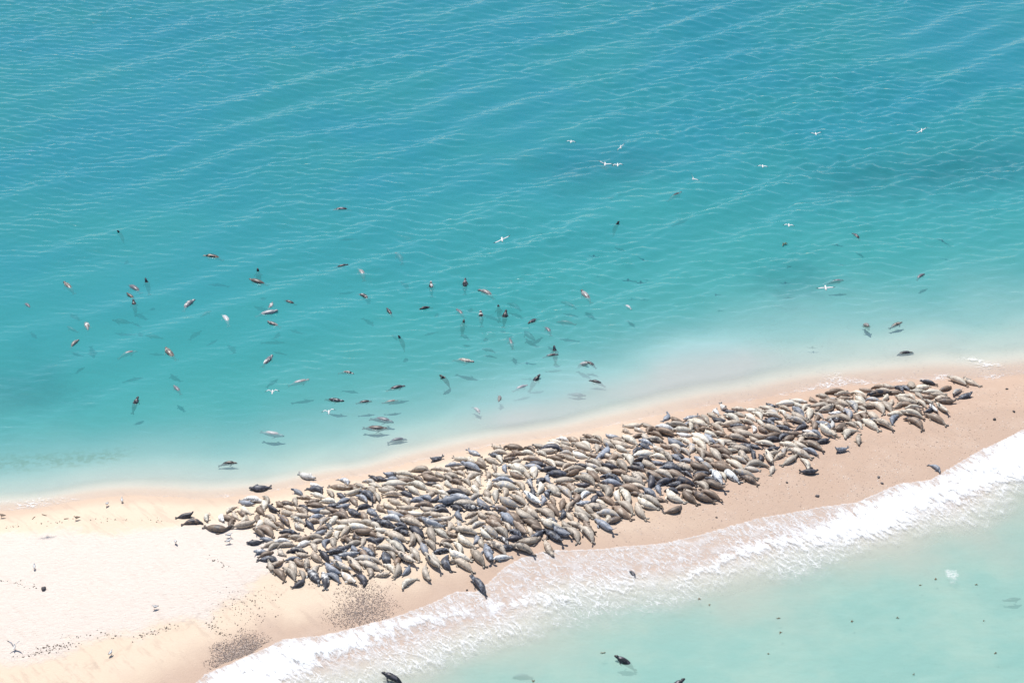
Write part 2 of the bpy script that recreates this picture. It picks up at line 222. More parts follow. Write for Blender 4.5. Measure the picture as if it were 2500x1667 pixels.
# standing gulls: px, py, heading deg, kind, words
STAND = [
 (260, 1233, 250, 'white', "white gull standing on wet sand at the lagoon edge, left of another white gull"),
 (298, 1221, 100, 'white', "white upright gull at the lagoon edge, nearest the water"),
 (185, 1266, 200, 'brown', "brown young gull standing on damp sand left of the colony"),
 (3, 1260, 180, 'brown', "brown gull cut by the left picture edge on damp sand"),
 (430, 1325, 300, 'white', "white gull alone on pale dry sand below the colony's left tip"),
 (84, 1383, 100, 'white', "white gull on dry sand below the shadow of a flying bird"),
 (376, 1483, 200, 'white', "grey winged gull in the middle of the lower dry sand"),
 (272, 1593, 60, 'white', "white gull on smooth tan sand below the weed line"),
 (36, 1580, 90, 'raised', "gull with raised wings at the weed line by the left edge"),
 (563, 1308, 0, 'grey', "upper of two small grey gulls beside the colony's left tip"),
 (561, 1322, 20, 'grey', "lower of two small grey gulls beside the colony's left tip"),
]
SHORE_LAGOON = [(-900,1300),(-400,1275),(0,1248),(90,1243),(199,1222),(253,1214),(325,1210),(400,1212),(480,1219),(560,1215),(640,1205),(700,1192),(760,1178),(820,1166),(888,1160),(950,1143),(1006,1128),(1100,1108),(1198,1088),(1280,1076),(1346,1066),(1392,1060),(1460,1044),(1520,1032),(1616,1013),(1680,1000),(1738,989),(1849,976),(1934,960),(2000,950),(2061,944),(2120,937),(2195,931),(2319,926),(2404,927),(2500,916),(2900,870),(3300,830)]
SHORE_SURF = [(-700,2200),(-200,1980),(200,1800),(400,1710),(500,1657),(551,1630),(619,1606),(655,1580),(690,1572),(740,1569),(789,1562),(840,1548),(894,1535),(952,1521),(976,1504),(1015,1494),(1051,1484),(1080,1468),(1112,1455),(1140,1458),(1163,1456),(1167,1443),(1195,1436),(1200,1420),(1227,1398),(1268,1374),(1300,1364),(1336,1354),(1387,1347),(1430,1351),(1472,1351),(1523,1344),(1570,1341),(1615,1337),(1660,1329),(1703,1317),(1778,1296),(1846,1276),(1931,1256),(2000,1249),(2089,1237),(2130,1220),(2196,1191),(2230,1187),(2268,1183),(2310,1162),(2350,1135),(2395,1106),(2408,1085),(2446,1060),(2500,1055),(2650,1040),(2900,1010),(3300,960)]
DRY = [(-600,1300),(0,1293),(150,1288),(290,1293),(400,1284),(480,1272),(560,1262),(640,1290),(690,1340),(680,1395),(640,1415),(600,1440),(560,1470),(530,1490),(522,1518),(470,1513),(400,1520),(330,1549),(260,1552),(180,1562),(150,1592),(60,1620),(0,1627),(-600,1800)]
FOAM_CORE = [[(380,1760),(500,1660),(551,1633),(619,1609),(690,1575),(789,1565),(894,1538),(960,1526),(1020,1514),(1112,1494),(1200,1478),(1302,1462),(1390,1456),(1395,1462),(1302,1474),(1200,1490),(1112,1510),(1030,1530),(960,1550),(881,1586),(840,1601),(735,1640),(640,1700),(560,1780)],
 [(1700,1400),(1760,1366),(1812,1338),(1900,1312),(1985,1288),(2089,1245),(2196,1196),(2268,1187),(2310,1166),(2395,1110),(2446,1064),(2500,1058),(2800,1030),(2800,1120),(2500,1168),(2395,1200),(2330,1230),(2268,1250),(2183,1300),(2100,1318),(2013,1330),(1900,1342),(1810,1362),(1740,1392)]]
FOAM_LACE = [(380,1760),(500,1657),(619,1606),(690,1572),(789,1562),(894,1535),(952,1521),(1051,1484),(1112,1455),(1163,1456),(1200,1424),(1227,1398),(1268,1374),(1336,1354),(1472,1351),(1523,1344),(1615,1337),(1703,1317),(1846,1276),(2000,1249),(2089,1237),(2196,1191),(2268,1183),(2395,1106),(2500,1055),(2800,1030),(2800,1180),(2500,1215),(2470,1270),(2410,1300),(2300,1300),(2200,1332),(2120,1350),(2020,1420),(1940,1436),(1850,1420),(1760,1450),(1660,1500),(1520,1530),(1400,1560),(1250,1585),(1120,1640),(1000,1680),(900,1760)]
# ------------------------------------------------------------------ the setting: sandbar, seabed, water, foam
def ground_line(pts, z=0.0): return [tuple(at_z(x, y, z)[:2]) for x, y in pts]
def chaikin(p, n=1):
    for _ in range(n):
        q = [p[0]]
        for a, b in zip(p[:-1], p[1:]): q += [(a[0]*.75+b[0]*.25, a[1]*.75+b[1]*.25), (a[0]*.25+b[0]*.75, a[1]*.25+b[1]*.75)]
        p = q + [p[-1]]
    return p
LAG = chaikin(ground_line(SHORE_LAGOON)); SURF = ground_line(SHORE_SURF, 0.15)
LAG_POLY = [(-4000, LAG[0][1])] + LAG + [(4000, LAG[-1][1]), (4000, 6000), (-4000, 6000)]
SURF_POLY = [(-4000, SURF[0][1] - 60)] + SURF + [(4000, SURF[-1][1]), (4000, -3000), (-4000, -3000)]
SURF_IN = 2.6                              # the swash runs this far up the sand
DEEP = [(0, 0), (1.2, .03), (3, .15), (6, .44), (10, .92), (15, 1.35), (21, 1.7), (29, 2.2), (38, 2.7), (50, 3.05), (75, 3.3), (120, 3.6), (300, 5), (5000, 9)]
SHAL = [(0, 0), (2, .12), (5, .42), (10, .68), (18, .86), (30, .98), (60, 1.2), (5000, 7)]
def heights(x, y, want=False):
    P = np.stack([x, y], 1); dl = sd_poly(P, LAG_POLY); ds = sd_poly(P, SURF_POLY)
    dlw = dl + fbm(x, y, 5, 3) * np.clip(np.abs(dl) * .25, 0, 1.2); dsw = ds - SURF_IN
    m = np.minimum(-dlw, -dsw); m = np.clip(m, 0, None)
    land = 1.15 * (1 - np.exp(-m / 5.5)) + 0.05 * fbm(x, y, 7, 11) * sstep(0, 3, m) + .018 * fbm(x, y, 1.3, 21) * sstep(1, 4, m)
    dd = np.clip(dl, 0, None) * (1 + .55 * fbm(x, y, 26, 5)) * (1.0 + .25 * sstep(10, -40, x) - .12 * sstep(15, 45, x))
    lag = np.interp(dd, *zip(*DEEP)) * (1 + .12 * fbm(x, y, 14, 9)) + .10 * fbm(x, y, 4, 15) * sstep(4, 12, dl)
    surf = np.interp(np.clip(dsw, 0, None), *zip(*SHAL)) * (1 + .3 * fbm(x, y, 9, 17))
    h = np.where(dl > 0, -lag, np.where(dsw > 0, -surf, land))
    return (h, dl, ds) if want else h
def axis(lo, hi, step, far_lo, far_hi):
    f = np.arange(lo, hi + step * .5, step); k = np.array([1, 3, 8, 20, 50, 120, 300, 800, 2000.]) 
    a = lo - k; b = f[-1] + k; return np.concatenate([a[a > far_lo][::-1], f, b[b < far_hi]])
def grid(ax, ay):
    X, Y = np.meshgrid(ax, ay); nx, ny = len(ax), len(ay); i = np.arange(nx * ny).reshape(ny, nx)
    F = np.stack([i[:-1, :-1], i[:-1, 1:], i[1:, 1:], i[1:, :-1]], -1).reshape(-1, 4); return X.ravel(), Y.ravel(), F
# ---- sand (one sheet: bar and seabed)
X, Y, F = grid(axis(-82, 82, .34, -2500, 2500), axis(98, 268, .34, -800, 2600))
Z, DL, DS = heights(X, Y, True)
me = mesh_np('sand', np.stack([X, Y, Z], 1), F)
HT_AX, HT_AY = axis(-82, 82, .34, -2500, 2500), axis(98, 268, .34, -800, 2600); HT = Z.reshape(len(HT_AY), len(HT_AX))
def hz_at(x, y):
    i = min(max(int(np.searchsorted(HT_AX, x)) - 1, 0), len(HT_AX) - 2); j = min(max(int(np.searchsorted(HT_AY, y)) - 1, 0), len(HT_AY) - 2)
    u = (x - HT_AX[i]) / (HT_AX[i + 1] - HT_AX[i]); v = (y - HT_AY[j]) / (HT_AY[j + 1] - HT_AY[j])
    return float((HT[j, i] * (1 - u) + HT[j, i + 1] * u) * (1 - v) + (HT[j + 1, i] * (1 - u) + HT[j + 1, i + 1] * u) * v)
P2 = np.stack([X, Y], 1)
set_attr(me, 'd_lag', np.clip(DL, -60, 200)); set_attr(me, 'd_surf', np.clip(DS, -60, 100)); set_attr(me, 'dry', np.clip(sd_poly(P2, ground_line(DRY, 1.0)), -20, 20))
WEED = [[(1330,400),(1420,375),(1560,372),(1600,400),(1540,425),(1400,430)], [(2010,420),(2090,400),(2250,375),(2400,355),(2560,350),(2560,420),(2350,440),(2150,455),(2030,450)], [(300,1010),(-60,1085),(-60,1130),(120,1122),(300,1105),(310,1075)][1:],
        [(1900,650),(1990,630),(2000,670),(1920,690)], [(-40,900),(100,880),(180,920),(120,960),(-40,980)]]
wd = np.full(len(X), -20.0)
for w in WEED[:2] + WEED[3:]: wd = np.maximum(wd, sd_poly(P2, ground_line(w)))
set_attr(me, 'weed', wd); set_attr(me, 'kelp', np.clip(sd_poly(P2, ground_line(WEED[2])), -20, 20))
g = G('sand'); pos = g.node('ShaderNodeNewGeometry').outputs['Position']; sx = g.node('ShaderNodeSeparateXYZ', {0: pos})
n1 = g.noise(pos, .45, 5); n2 = g.noise(pos, 2.2, 4); n3 = g.noise(pos, 9, 3)
edge = g.math('ADD', g.attr('dry'), g.math('MULTIPLY', g.math('SUBTRACT', n1, .5), 3.4))
edge = g.math('ADD', edge, g.math('MULTIPLY', g.math('SUBTRACT', n2, .5), 1.8))
dry = g.ramp(edge, -.75, .95)
cwet = (.475, .335, .255); cdamp = (.69, .56, .43); cdry = (.725, .64, .57)
brown = g.ramp(g.math('ADD', sx.outputs[0], g.math('MULTIPLY', n1, 10)), 0.0, 27.0, 0.0, .86)
wets = g.ramp(g.math('ADD', g.attr('d_surf'), g.math('MULTIPLY', g.math('SUBTRACT', n1, .5), 3.5)), -4.2, -0.6, 0, .8)
wetl = g.ramp(g.math('ADD', g.attr('d_lag'), g.math('MULTIPLY', g.math('SUBTRACT', n1, .5), 2.0)), -2.2, -.4, 0, .5)
wet = g.math('MAXIMUM', g.math('MAXIMUM', wets, wetl), brown)
col = g.mix(wet, cdamp, cwet); col = g.mix(dry, col, cdry)
col = g.mix(g.ramp(n2, .3, .75, 0, .10), col, (.55, .42, .32)); col = g.mix(g.ramp(n1, .45, .75, 0, .16), col, (.72, .60, .50))
# trampled, scratched dry sand: fine darker flecks; coarse shell grit on the wet right hand beach
fl = g.noise(g.mapping(pos, (1, 1.7, 1), (0, 0, .5)), 2.3, 6, .72); fleck = g.math('MULTIPLY', g.ramp(fl, .60, .72), g.math('MULTIPLY', dry, .22))
col = g.mix(fleck, col, (.42, .36, .36))
vo = g.node('ShaderNodeTexVoronoi', {'Vector': pos, 'Scale': 5.0}); grit = g.node('ShaderNodeSeparateColor', {0: vo.outputs['Color']})
gr = g.math('MULTIPLY', g.ramp(grit.outputs[0], .62, .9), g.math('MULTIPLY', g.ramp(vo.outputs['Distance'], .42, .2), g.math('MULTIPLY', brown, g.ramp(n1, .38, .62))))
gcol = g.mix(g.ramp(grit.outputs[1], .45, .55), (.30, .22, .19), (.80, .72, .66)); col = g.mix(g.math('MULTIPLY', gr, .75), col, gcol)
tl = g.math('ABSOLUTE', g.math('ADD', g.attr('d_surf'), g.math('ADD', 3.4, g.math('MULTIPLY', n1, 5.0))), 0.0); col = g.mix(g.math('MULTIPLY', g.ramp(tl, .5, .05), g.math('MULTIPLY', g.ramp(n2, .4, .6), .22)), col, (.36, .27, .22))
tr1 = g.noise(g.mapping(g.mapping(pos, rot=(0, 0, R(50))), (.35, 1.5, 1)), 1.1, 5, .65); col = g.mix(g.math('MULTIPLY', g.ramp(tr1, .52, .66, 0, .30), g.math('SUBTRACT', 1.0, g.math('MULTIPLY', dry, .6))), col, (.45, .34, .27))
# seabed: plain sand, dark weed beds, a yellowish kelp bed
under = g.ramp(sx.outputs[2], .02, -.12)
kel = g.math('MULTIPLY', g.ramp(g.math('ADD', g.attr('kelp'), g.math('MULTIPLY', g.math('SUBTRACT', n2, .5), 3)), -1.2, 1.6), g.ramp(g.noise(pos, 1.6, 4), .40, .60, 0, .6))
sea = g.mix(g.ramp(n1, .35, .7, 0, .35), (.66, .575, .48), (.57, .51, .42))
col = g.mix(under, col, sea)
col = g.mix(g.math('MULTIPLY', kel, under), col, g.mix(n3, (.42, .30, .12), (.30, .26, .14)))
wdm = g.ramp(g.math('ADD', g.attr('weed'), g.math('MULTIPLY', g.math('SUBTRACT', n1, .5), 9)), -5.0, 4.5, 0, .55)
col = g.mix(g.math('MULTIPLY', wdm, under), col, (.09, .12, .15))
hh = g.math('ADD', g.math('MULTIPLY', n3, .35), g.math('MULTIPLY', fl, g.math('ADD', .25, g.math('MULTIPLY', dry, 1.3))))
hh = g.math('ADD', hh, g.math('MULTIPLY', gr, .5))
bs = g.node('ShaderNodeBsdfPrincipled', {'Base Color': col, 'Normal': g.bump(hh, .9, .09)})
g.put(bs.inputs['Roughness'], g.math('SUBTRACT', .95, g.math('MULTIPLY', wets, .25))); bs.inputs['Specular IOR Level'].default_value = .25
SAND = g.surface(bs)
so = link_mesh('sand_ground', me, SAND); tag(so, 'pale sandbar between lagoon and surf, running on as seabed', 'sand', kind='structure')
# ---- water
X, Y, F = grid(axis(-80, 80, .23, -2400, 2400), axis(100, 266, .23, -700, 2500))
hz, dl, ds = heights(X, Y, True); depth = np.clip(-hz, 0, 6)
rs = np.random.RandomState(4); W = np.zeros(len(X))
wx = X + 2.2 * fbm(X, Y, 22, 31, 2) + .5 * fbm(X, Y, 5, 33, 2); wy = Y + 2.2 * fbm(X, Y, 22, 41, 2) + .5 * fbm(X, Y, 5, 43, 2)
side = sstep(-70, 40, X + .25 * (Y - 190))
sw = np.zeros(len(X))
for k in range(16):                        # swell: crests climbing to the right
    lam = rs.uniform(4.2, 8.5); a = R(90 + 37 + rs.normal(0, 8)); q = 2 * math.pi / lam
    s = np.sin(q * (wx * math.cos(a) + wy * math.sin(a)) + rs.uniform(0, 6.28)); sw += lam * .0046 * s
W += sw * (.35 + .85 * side) * sstep(.5, 2.2, depth)
def chop(n, l0, l1, mean, spread, amp):
    c = np.zeros(len(X))
    for k in range(n):
        lam = l0 * (l1 / l0) ** rs.rand(); a = R(90 + mean + rs.normal(0, spread)); q = 2 * math.pi / lam
        c += lam * amp * np.sin(q * (wx * math.cos(a) + wy * math.sin(a)) + rs.uniform(0, 6.28))
    return c
gust = np.clip(.82 + 1.5 * fbm(X, Y, 34, 51, 4), .3, 1.55); near_ = .10 + .90 * sstep(.3, 2.1, depth)
W += chop(64, .72, 1.5, -8, 22, .0043) * gust * near_ * (1.05 - .55 * side)          # short ripples on the left
W += chop(64, .8, 2.6, 8, 26, .0048) * gust * near_ * (.25 + .75 * side)            # rougher chop on the right
W *= np.where(ds > 0, .8, 1)
fade = sstep(-80, -74, X) * sstep(80, 74, X) * sstep(100, 106, Y) * sstep(266, 260, Y)
W *= fade; nV = len(X)
nx = len(axis(-80, 80, .23, -2400, 2400)); ny = nV // nx; idx = np.arange(nV).reshape(ny, nx)
V = np.stack([X - .4 * W, Y + 1.5 * W, W], 1)
rim = np.concatenate([idx[0, :], idx[1:, -1], idx[-1, -2::-1], idx[-2:0:-1, 0]])
low = V[rim].copy(); low[:, 2] = -14; V = np.vstack([V, low]); m = len(rim); lo = nV + np.arange(m); nxt = np.roll(np.arange(m), -1)
side_f = np.stack([rim, lo, lo[nxt], rim[nxt]], 1)
V = np.vstack([V, [[0, 900, -14]]]); cc = len(V) - 1
tri = np.stack([lo[nxt], lo, np.full(m, cc), np.full(m, cc)], 1)
me = bpy.data.meshes.new('water'); allf = np.vstack([F, side_f])
me = mesh_np('water', V, allf)
# closing floor of the water body, far under the seabed
import bmesh
bm = bmesh.new(); bm.from_mesh(me); bm.verts.ensure_lookup_table()
for i in range(m): bm.faces.new((bm.verts[lo[nxt[i]]], bm.verts[lo[i]], bm.verts[cc]))
bm.to_mesh(me); bm.free()
def pad(a): return np.concatenate([a, np.full(len(V) - nV, a.min())])
P2 = np.stack([X, Y], 1); wd = np.full(nV, -20.0)
for w in WEED[:2] + WEED[3:]: wd = np.maximum(wd, sd_poly(P2, ground_line(w)))
set_attr(me, 'depth', pad(depth)); set_attr(me, 'weed', pad(wd)); set_attr(me, 'seaside', pad(sstep(-.5, 2.5, ds)))
set_attr(me, 'out', pad(np.clip(dl, 0, 200) + 16 * fbm(X, Y, 24, 75))); set_attr(me, 'silt', pad(np.clip(sstep(25, 3, dl + 9 * fbm(X, Y, 18, 71)) * (.62 + .38 * sstep(-25, 15, X)) * (.85 + .7 * fbm(X, Y, 9, 73)), 0, 1) * (ds < 0)))
g = G('water'); geo = g.node('ShaderNodeNewGeometry'); pos = geo.outputs['Position']
rp = g.noise(g.mapping(g.mapping(pos, rot=(0, 0, .12)), (.9, 2.1, 1)), 1.25, 3, .5); rq = g.noise(g.mapping(g.mapping(pos, rot=(0, 0, -.45)), (.7, 1.5, 1)), .8, 3, .55)
nrm = g.bump(g.math('ADD', rp, g.math('MULTIPLY', rq, .9)), .42, .08)
fr = g.node('ShaderNodeFresnel', {'IOR': 1.43, 'Normal': nrm})
fac = g.math('MULTIPLY', fr, g.math('SUBTRACT', 1.0, geo.outputs['Backfacing']))
gl = g.node('ShaderNodeBsdfGlossy', {'Roughness': .07, 'Normal': nrm, 'Color': (1, 1, 1)}); tr = g.node('ShaderNodeBsdfTransparent')
# suspended silt and plankton: the deeper the column, the more of the light comes back from the water itself
dp = g.attr('depth'); big = g.noise(pos, .06, 4, .55); sil = g.attr('silt'); sea = g.attr('seaside')
k = g.math('MULTIPLY', g.math('SUBTRACT', 1.0, g.math('POWER', 2.718, g.math('MULTIPLY', dp, -.8))), .60)
wm = g.ramp(g.math('ADD', g.attr('weed'), g.math('MULTIPLY', g.math('SUBTRACT', g.noise(pos, .3, 4), .5), 9)), -6, 6, 1, .66); k = g.math('MULTIPLY', k, wm)
k = g.math('MAXIMUM', k, g.math('MULTIPLY', g.math('MULTIPLY', sil, g.ramp(dp, .02, .26)), .62)); k = g.math('MAXIMUM', k, g.math('MULTIPLY', sea, g.ramp(dp, .0, .5, .1, .52)))
deepc = g.mix(g.ramp(big, .35, .68), (.036, .330, .412), (.042, .352, .382)); deepc = g.mix(g.ramp(g.attr('out'), 12, 62), (.070, .435, .41), deepc); c = g.mix(g.ramp(dp, .35, 1.6), (.32, .58, .57), deepc)
c = g.mix(g.math('MULTIPLY', sil, g.ramp(dp, 1.6, .3, .3, 1)), c, g.mix(g.ramp(dp, .25, .8), (.53, .545, .52), (.43, .58, .57)))
c = g.mix(sea, c, g.mix(g.ramp(g.math('ADD', dp, g.math('MULTIPLY', g.noise(pos, .25, 4), .35)), .35, .95), (.52, .53, .45), g.mix(g.ramp(g.noise(pos, .13, 5, .6), .38, .66), (.33, .58, .50), (.44, .635, .53))))
dif = g.node('ShaderNodeBsdfDiffuse', {'Color': c, 'Normal': nrm})
body = g.node('ShaderNodeMixShader', {0: k, 1: tr, 2: dif})
mx = g.node('ShaderNodeMixShader', {0: fac, 1: body, 2: gl})
WATER = g.surface(mx)
va = g.node('ShaderNodeVolumeAbsorption', {'Color': (.04, .735, .83), 'Density': .40}); g.l.new(va.outputs[0], g.out.inputs['Volume'])
wo = link_mesh('water', me, WATER); tag(wo, 'rippled turquoise sea on both sides of the sandbar', 'water', kind='structure')
# ---- foam: surf band along the sea side, thin lip along the lagoon
def foam_sheet(name, label, core, lace, zc, ridge, cell, seed, mat):
    P = np.array(ground_line(lace)); x0, y0 = P.min(0) - 1; x1, y1 = P.max(0) + 1
    x0 = max(x0, -60); x1 = min(x1, 74); y0 = max(y0, 104)
    X, Y, F = grid(np.arange(x0, x1, cell), np.arange(y0, y1, cell)); P = np.stack([X, Y], 1)
    L = sd_poly(P, ground_line(lace)); K = np.max([sd_poly(P, ground_line(c)) for c in core], 0) if core else np.full(len(X), -9.0)
    keep = (L[F] > -.9).any(1); F = F[keep]; used = np.unique(F); mp = np.full(len(X), -1); mp[used] = np.arange(len(used)); F = mp[F]
    X, Y, L, K = X[used], Y[used], L[used], K[used]; h, dl, ds = heights(X, Y, True)
    base = np.maximum(h, 0.0) + .03
    z = base + ridge * sstep(-1.5, 3.0, K) * (.55 + .9 * fbm(X, Y, 2.2, seed) + .45 * fbm(X, Y, .7, seed + 5)) * sstep(.1, 2.0, L)
    me = mesh_np(name, np.stack([X, Y, np.maximum(z, base)], 1), F)
    set_attr(me, 'lace', L); set_attr(me, 'core', K); set_attr(me, 'off', np.clip(ds if core else dl, -5, 40))
    o = link_mesh(name, me, mat); return tag(o, label, 'foam', kind='stuff')
g = G('foam'); pos = g.node('ShaderNodeNewGeometry').outputs['Position']
wv = g.noise(pos, .7, 4, out=1); wv2 = g.node('ShaderNodeVectorMath', {0: wv, 1: (.5, .5, .5)}, operation='SUBTRACT'); wv3 = g.node('ShaderNodeVectorMath', {0: wv2.outputs[0], 3: .75}, operation='SCALE')
wp = g.node('ShaderNodeVectorMath', {0: pos, 1: wv3.outputs[0]}, operation='ADD').outputs[0]
rw = g.mapping(wp, (1, 1, 1), (0, 0, R(49))); lp = g.mapping(rw, (.38, 1.0, 1)); lp2 = g.mapping(rw, (.5, 1.0, 1))
v1 = g.voro(lp, 1.5, 'DISTANCE_TO_EDGE'); v2 = g.voro(lp2, 4.2, 'DISTANCE_TO_EDGE')
big = g.noise(pos, .22, 4, .6); mid = g.noise(pos, .9, 5, .65); fine = g.noise(lp, 3.2, 5, .7)
strk = g.noise(lp, 2.2, 7, .70)
core = g.math('ADD', g.attr('core'), g.math('ADD', g.math('MULTIPLY', g.math('SUBTRACT', mid, .5), 3.0), g.math('MULTIPLY', g.math('SUBTRACT', strk, .5), 7.0)))
ca = g.math('MULTIPLY', g.ramp(core, -1.0, 1.3), g.ramp(strk, .26, .46, .45, 1))
# lace thins out away from the beach
off = g.attr('off'); thin = g.ramp(off, 1.5, 9.5, 1.0, .12)
th = g.math('MULTIPLY', g.math('ADD', .02, g.math('MULTIPLY', g.ramp(big, .36, .66), .20)), thin)
la1 = g.math('SUBTRACT', 1.0, g.math('DIVIDE', v1, g.math('ADD', th, .004)), True)
la2 = g.math('SUBTRACT', 1.0, g.math('DIVIDE', v2, g.math('ADD', g.math('MULTIPLY', th, 1.3), .004)), True)
lace = g.math('MAXIMUM', la1, la2); lace = g.math('MULTIPLY', lace, g.ramp(fine, .32, .60, 0, .75)); lace = g.math('MAXIMUM', lace, g.math('MULTIPLY', g.ramp(strk, .54, .70, 0, .72), g.math('MULTIPLY', thin, g.ramp(big, .3, .55, .25, 1))))
film = g.math('MULTIPLY', g.ramp(g.math('ADD', mid, g.math('MULTIPLY', fine, .5)), .52, 1.0, .0, .5), thin)
sw_ = g.ramp(off, 7.0, 2.0, 0, .15)                      # swash sheet is milkier
tail = g.math('MULTIPLY', g.ramp(big, .30, .75, 0, .24), g.ramp(off, 14, 4))
al = g.math('MAXIMUM', g.math('MAXIMUM', lace, film), g.math('MAXIMUM', sw_, tail))
lip = g.ramp(g.math('ADD', g.attr('lace'), g.math('MULTIPLY', g.math('SUBTRACT', fine, .5), .5)), .0, .16)
lipl = g.math('MULTIPLY', g.ramp(g.attr('lace'), .32, .08, 0, .55), g.ramp(off, 4, 1.0))
al = g.math('MAXIMUM', al, lipl)
al = g.math('MULTIPLY', g.math('MAXIMUM', al, ca), lip); al = g.math('MULTIPLY', al, g.ramp(g.math('ADD', g.attr('lace'), g.math('MULTIPLY', g.math('SUBTRACT', mid, .5), 3.0)), .0, 1.6, 0, 1) if False else 1.0)
fadeo = g.ramp(g.math('ADD', g.attr('lace'), g.math('MULTIPLY', g.math('SUBTRACT', mid, .5), 4.0)), -.4, 2.6)
near = g.ramp(off, 5.0, 2.5); al = g.math('MULTIPLY', al, g.math('MAXIMUM', fadeo, near))
df = g.node('ShaderNodeBsdfDiffuse', {'Color': (.90, .91, .92), 'Normal': g.bump(g.math('ADD', fine, mid), .8, .12)})
FOAM = g.surface(g.node('ShaderNodeMixShader', {0: al, 1: g.node('ShaderNodeBsdfTransparent'), 2: df}))
foam_sheet('surf_foam', 'white breaking surf and lacy foam along the sea side of the sandbar', FOAM_CORE, FOAM_LACE, 0, .3, .2, 61, FOAM)
g = G('lip_foam'); pos = g.node('ShaderNodeNewGeometry').outputs['Position']
nn = g.noise(g.mapping(pos, (1, 1.6, 1), (0, 0, .3)), 2.4, 6, .7); nb = g.noise(pos, .5, 3)
v3 = g.voro(pos, 1.6, 'DISTANCE_TO_EDGE')
la = g.math('MAXIMUM', g.ramp(g.math('ADD', nn, g.math('MULTIPLY', nb, .5)), .74, .98), g.math('MULTIPLY', g.ramp(v3, .09, .0), g.ramp(nb, .4, .6, 0, .7)))
la = g.math('MULTIPLY', la, g.ramp(g.math('ADD', g.attr('lace'), g.math('SUBTRACT', nn, .5)), 0, .8))
LIP = g.surface(g.node('ShaderNodeMixShader', {0: la, 1: g.node('ShaderNodeBsdfTransparent'), 2: g.node('ShaderNodeBsdfDiffuse', {'Color': (.92, .92, .92)})}))
LIPS = [('thin white foam line lapping the lagoon edge left of the colony', [(330,1211),(380,1207),(440,1206),(520,1209),(575,1203),(580,1214),(520,1223),(440,1221),(380,1216)]),
        ('broken foam washing over the lagoon edge behind the right half of the colony', [(1840,978),(1900,958),(1990,938),(2010,914),(2050,906),(2090,922),(2140,930),(2190,922),(2270,918),(2275,910),(2320,908),(2345,924),(2300,934),(2200,938),(2110,942),(2060,948),(1990,957),(1930,968)]),
        ('foam line at the lagoon edge by the right picture edge', [(2370,925),(2400,912),(2450,908),(2560,896),(2560,912),(2500,921),(2420,931)]),
        ('faint foam scum on the shallow lagoon edge at the far left', [(-60,1225),(60,1215),(150,1210),(210,1216),(120,1238),(40,1247),(-60,1256)]),
        ('round patch of white splash on the green water at lower right', [(2300,1402),(2315,1391),(2335,1392),(2343,1405),(2336,1424),(2326,1424),(2316,1412)]),
        ('thin broken swash line along the lagoon edge behind the colony', [(x, y - 5) for x, y in SHORE_LAGOON if 560 < x < 1900] + [(x, y + 4) for x, y in SHORE_LAGOON[::-1] if 560 < x < 1900]),
        ('faint foam swirl in the lagoon shallows near the right picture edge', [(2320,880),(2360,865),(2440,885),(2470,905),(2420,908),(2360,895)])]
g = G('splash'); pos = g.node('ShaderNodeNewGeometry').outputs['Position']; nn = g.noise(pos, 2.2, 6, .7)
la = g.ramp(g.math('ADD', g.attr('lace'), g.math('MULTIPLY', g.math('SUBTRACT', nn, .5), 2.6)), -.2, 1.3, 0, .95)
SPL = g.surface(g.node('ShaderNodeMixShader', {0: la, 1: g.node('ShaderNodeBsdfTransparent'), 2: g.node('ShaderNodeBsdfDiffuse', {'Color': (.92, .92, .92)})}))
for k, (lb, poly) in enumerate(LIPS): foam_sheet('shore_foam', lb, None, poly, 0, 0, .16, 90 + k, SPL if 'patch of white splash' in lb else LIP)
# ------------------------------------------------------------------ seals
COAT = {'p': (.76, .69, .575), 't': (.54, .462, .375), 'b': (.28, .205, .152), 'd': (.058, .058, .070), 'g': (.30, .325, .375), 'w': (.86, .85, .82)}
WORD = {'p': 'cream', 't': 'tan', 'b': 'brown', 'd': 'charcoal', 'g': 'silver grey', 'w': 'whitish'}
PROF = [(.500,.012,.012,.060),(.492,.026,.022,.060),(.472,.036,.032,.064),(.452,.043,.040,.071),(.428,.054,.051,.080),(.400,.059,.056,.084),(.372,.057,.054,.080),(.340,.059,.056,.076),(.300,.082,.073,.082),
        (.250,.104,.090,.092),(.185,.115,.099,.099),(.105,.119,.102,.102),(.020,.119,.102,.102),(-.065,.116,.098,.098),(-.140,.107,.090,.091),(-.205,.093,.078,.080),(-.265,.073,.062,.067),(-.320,.052,.046,.053),(-.362,.038,.034,.043),(-.395,.030,.024,.036)]
NS = 14
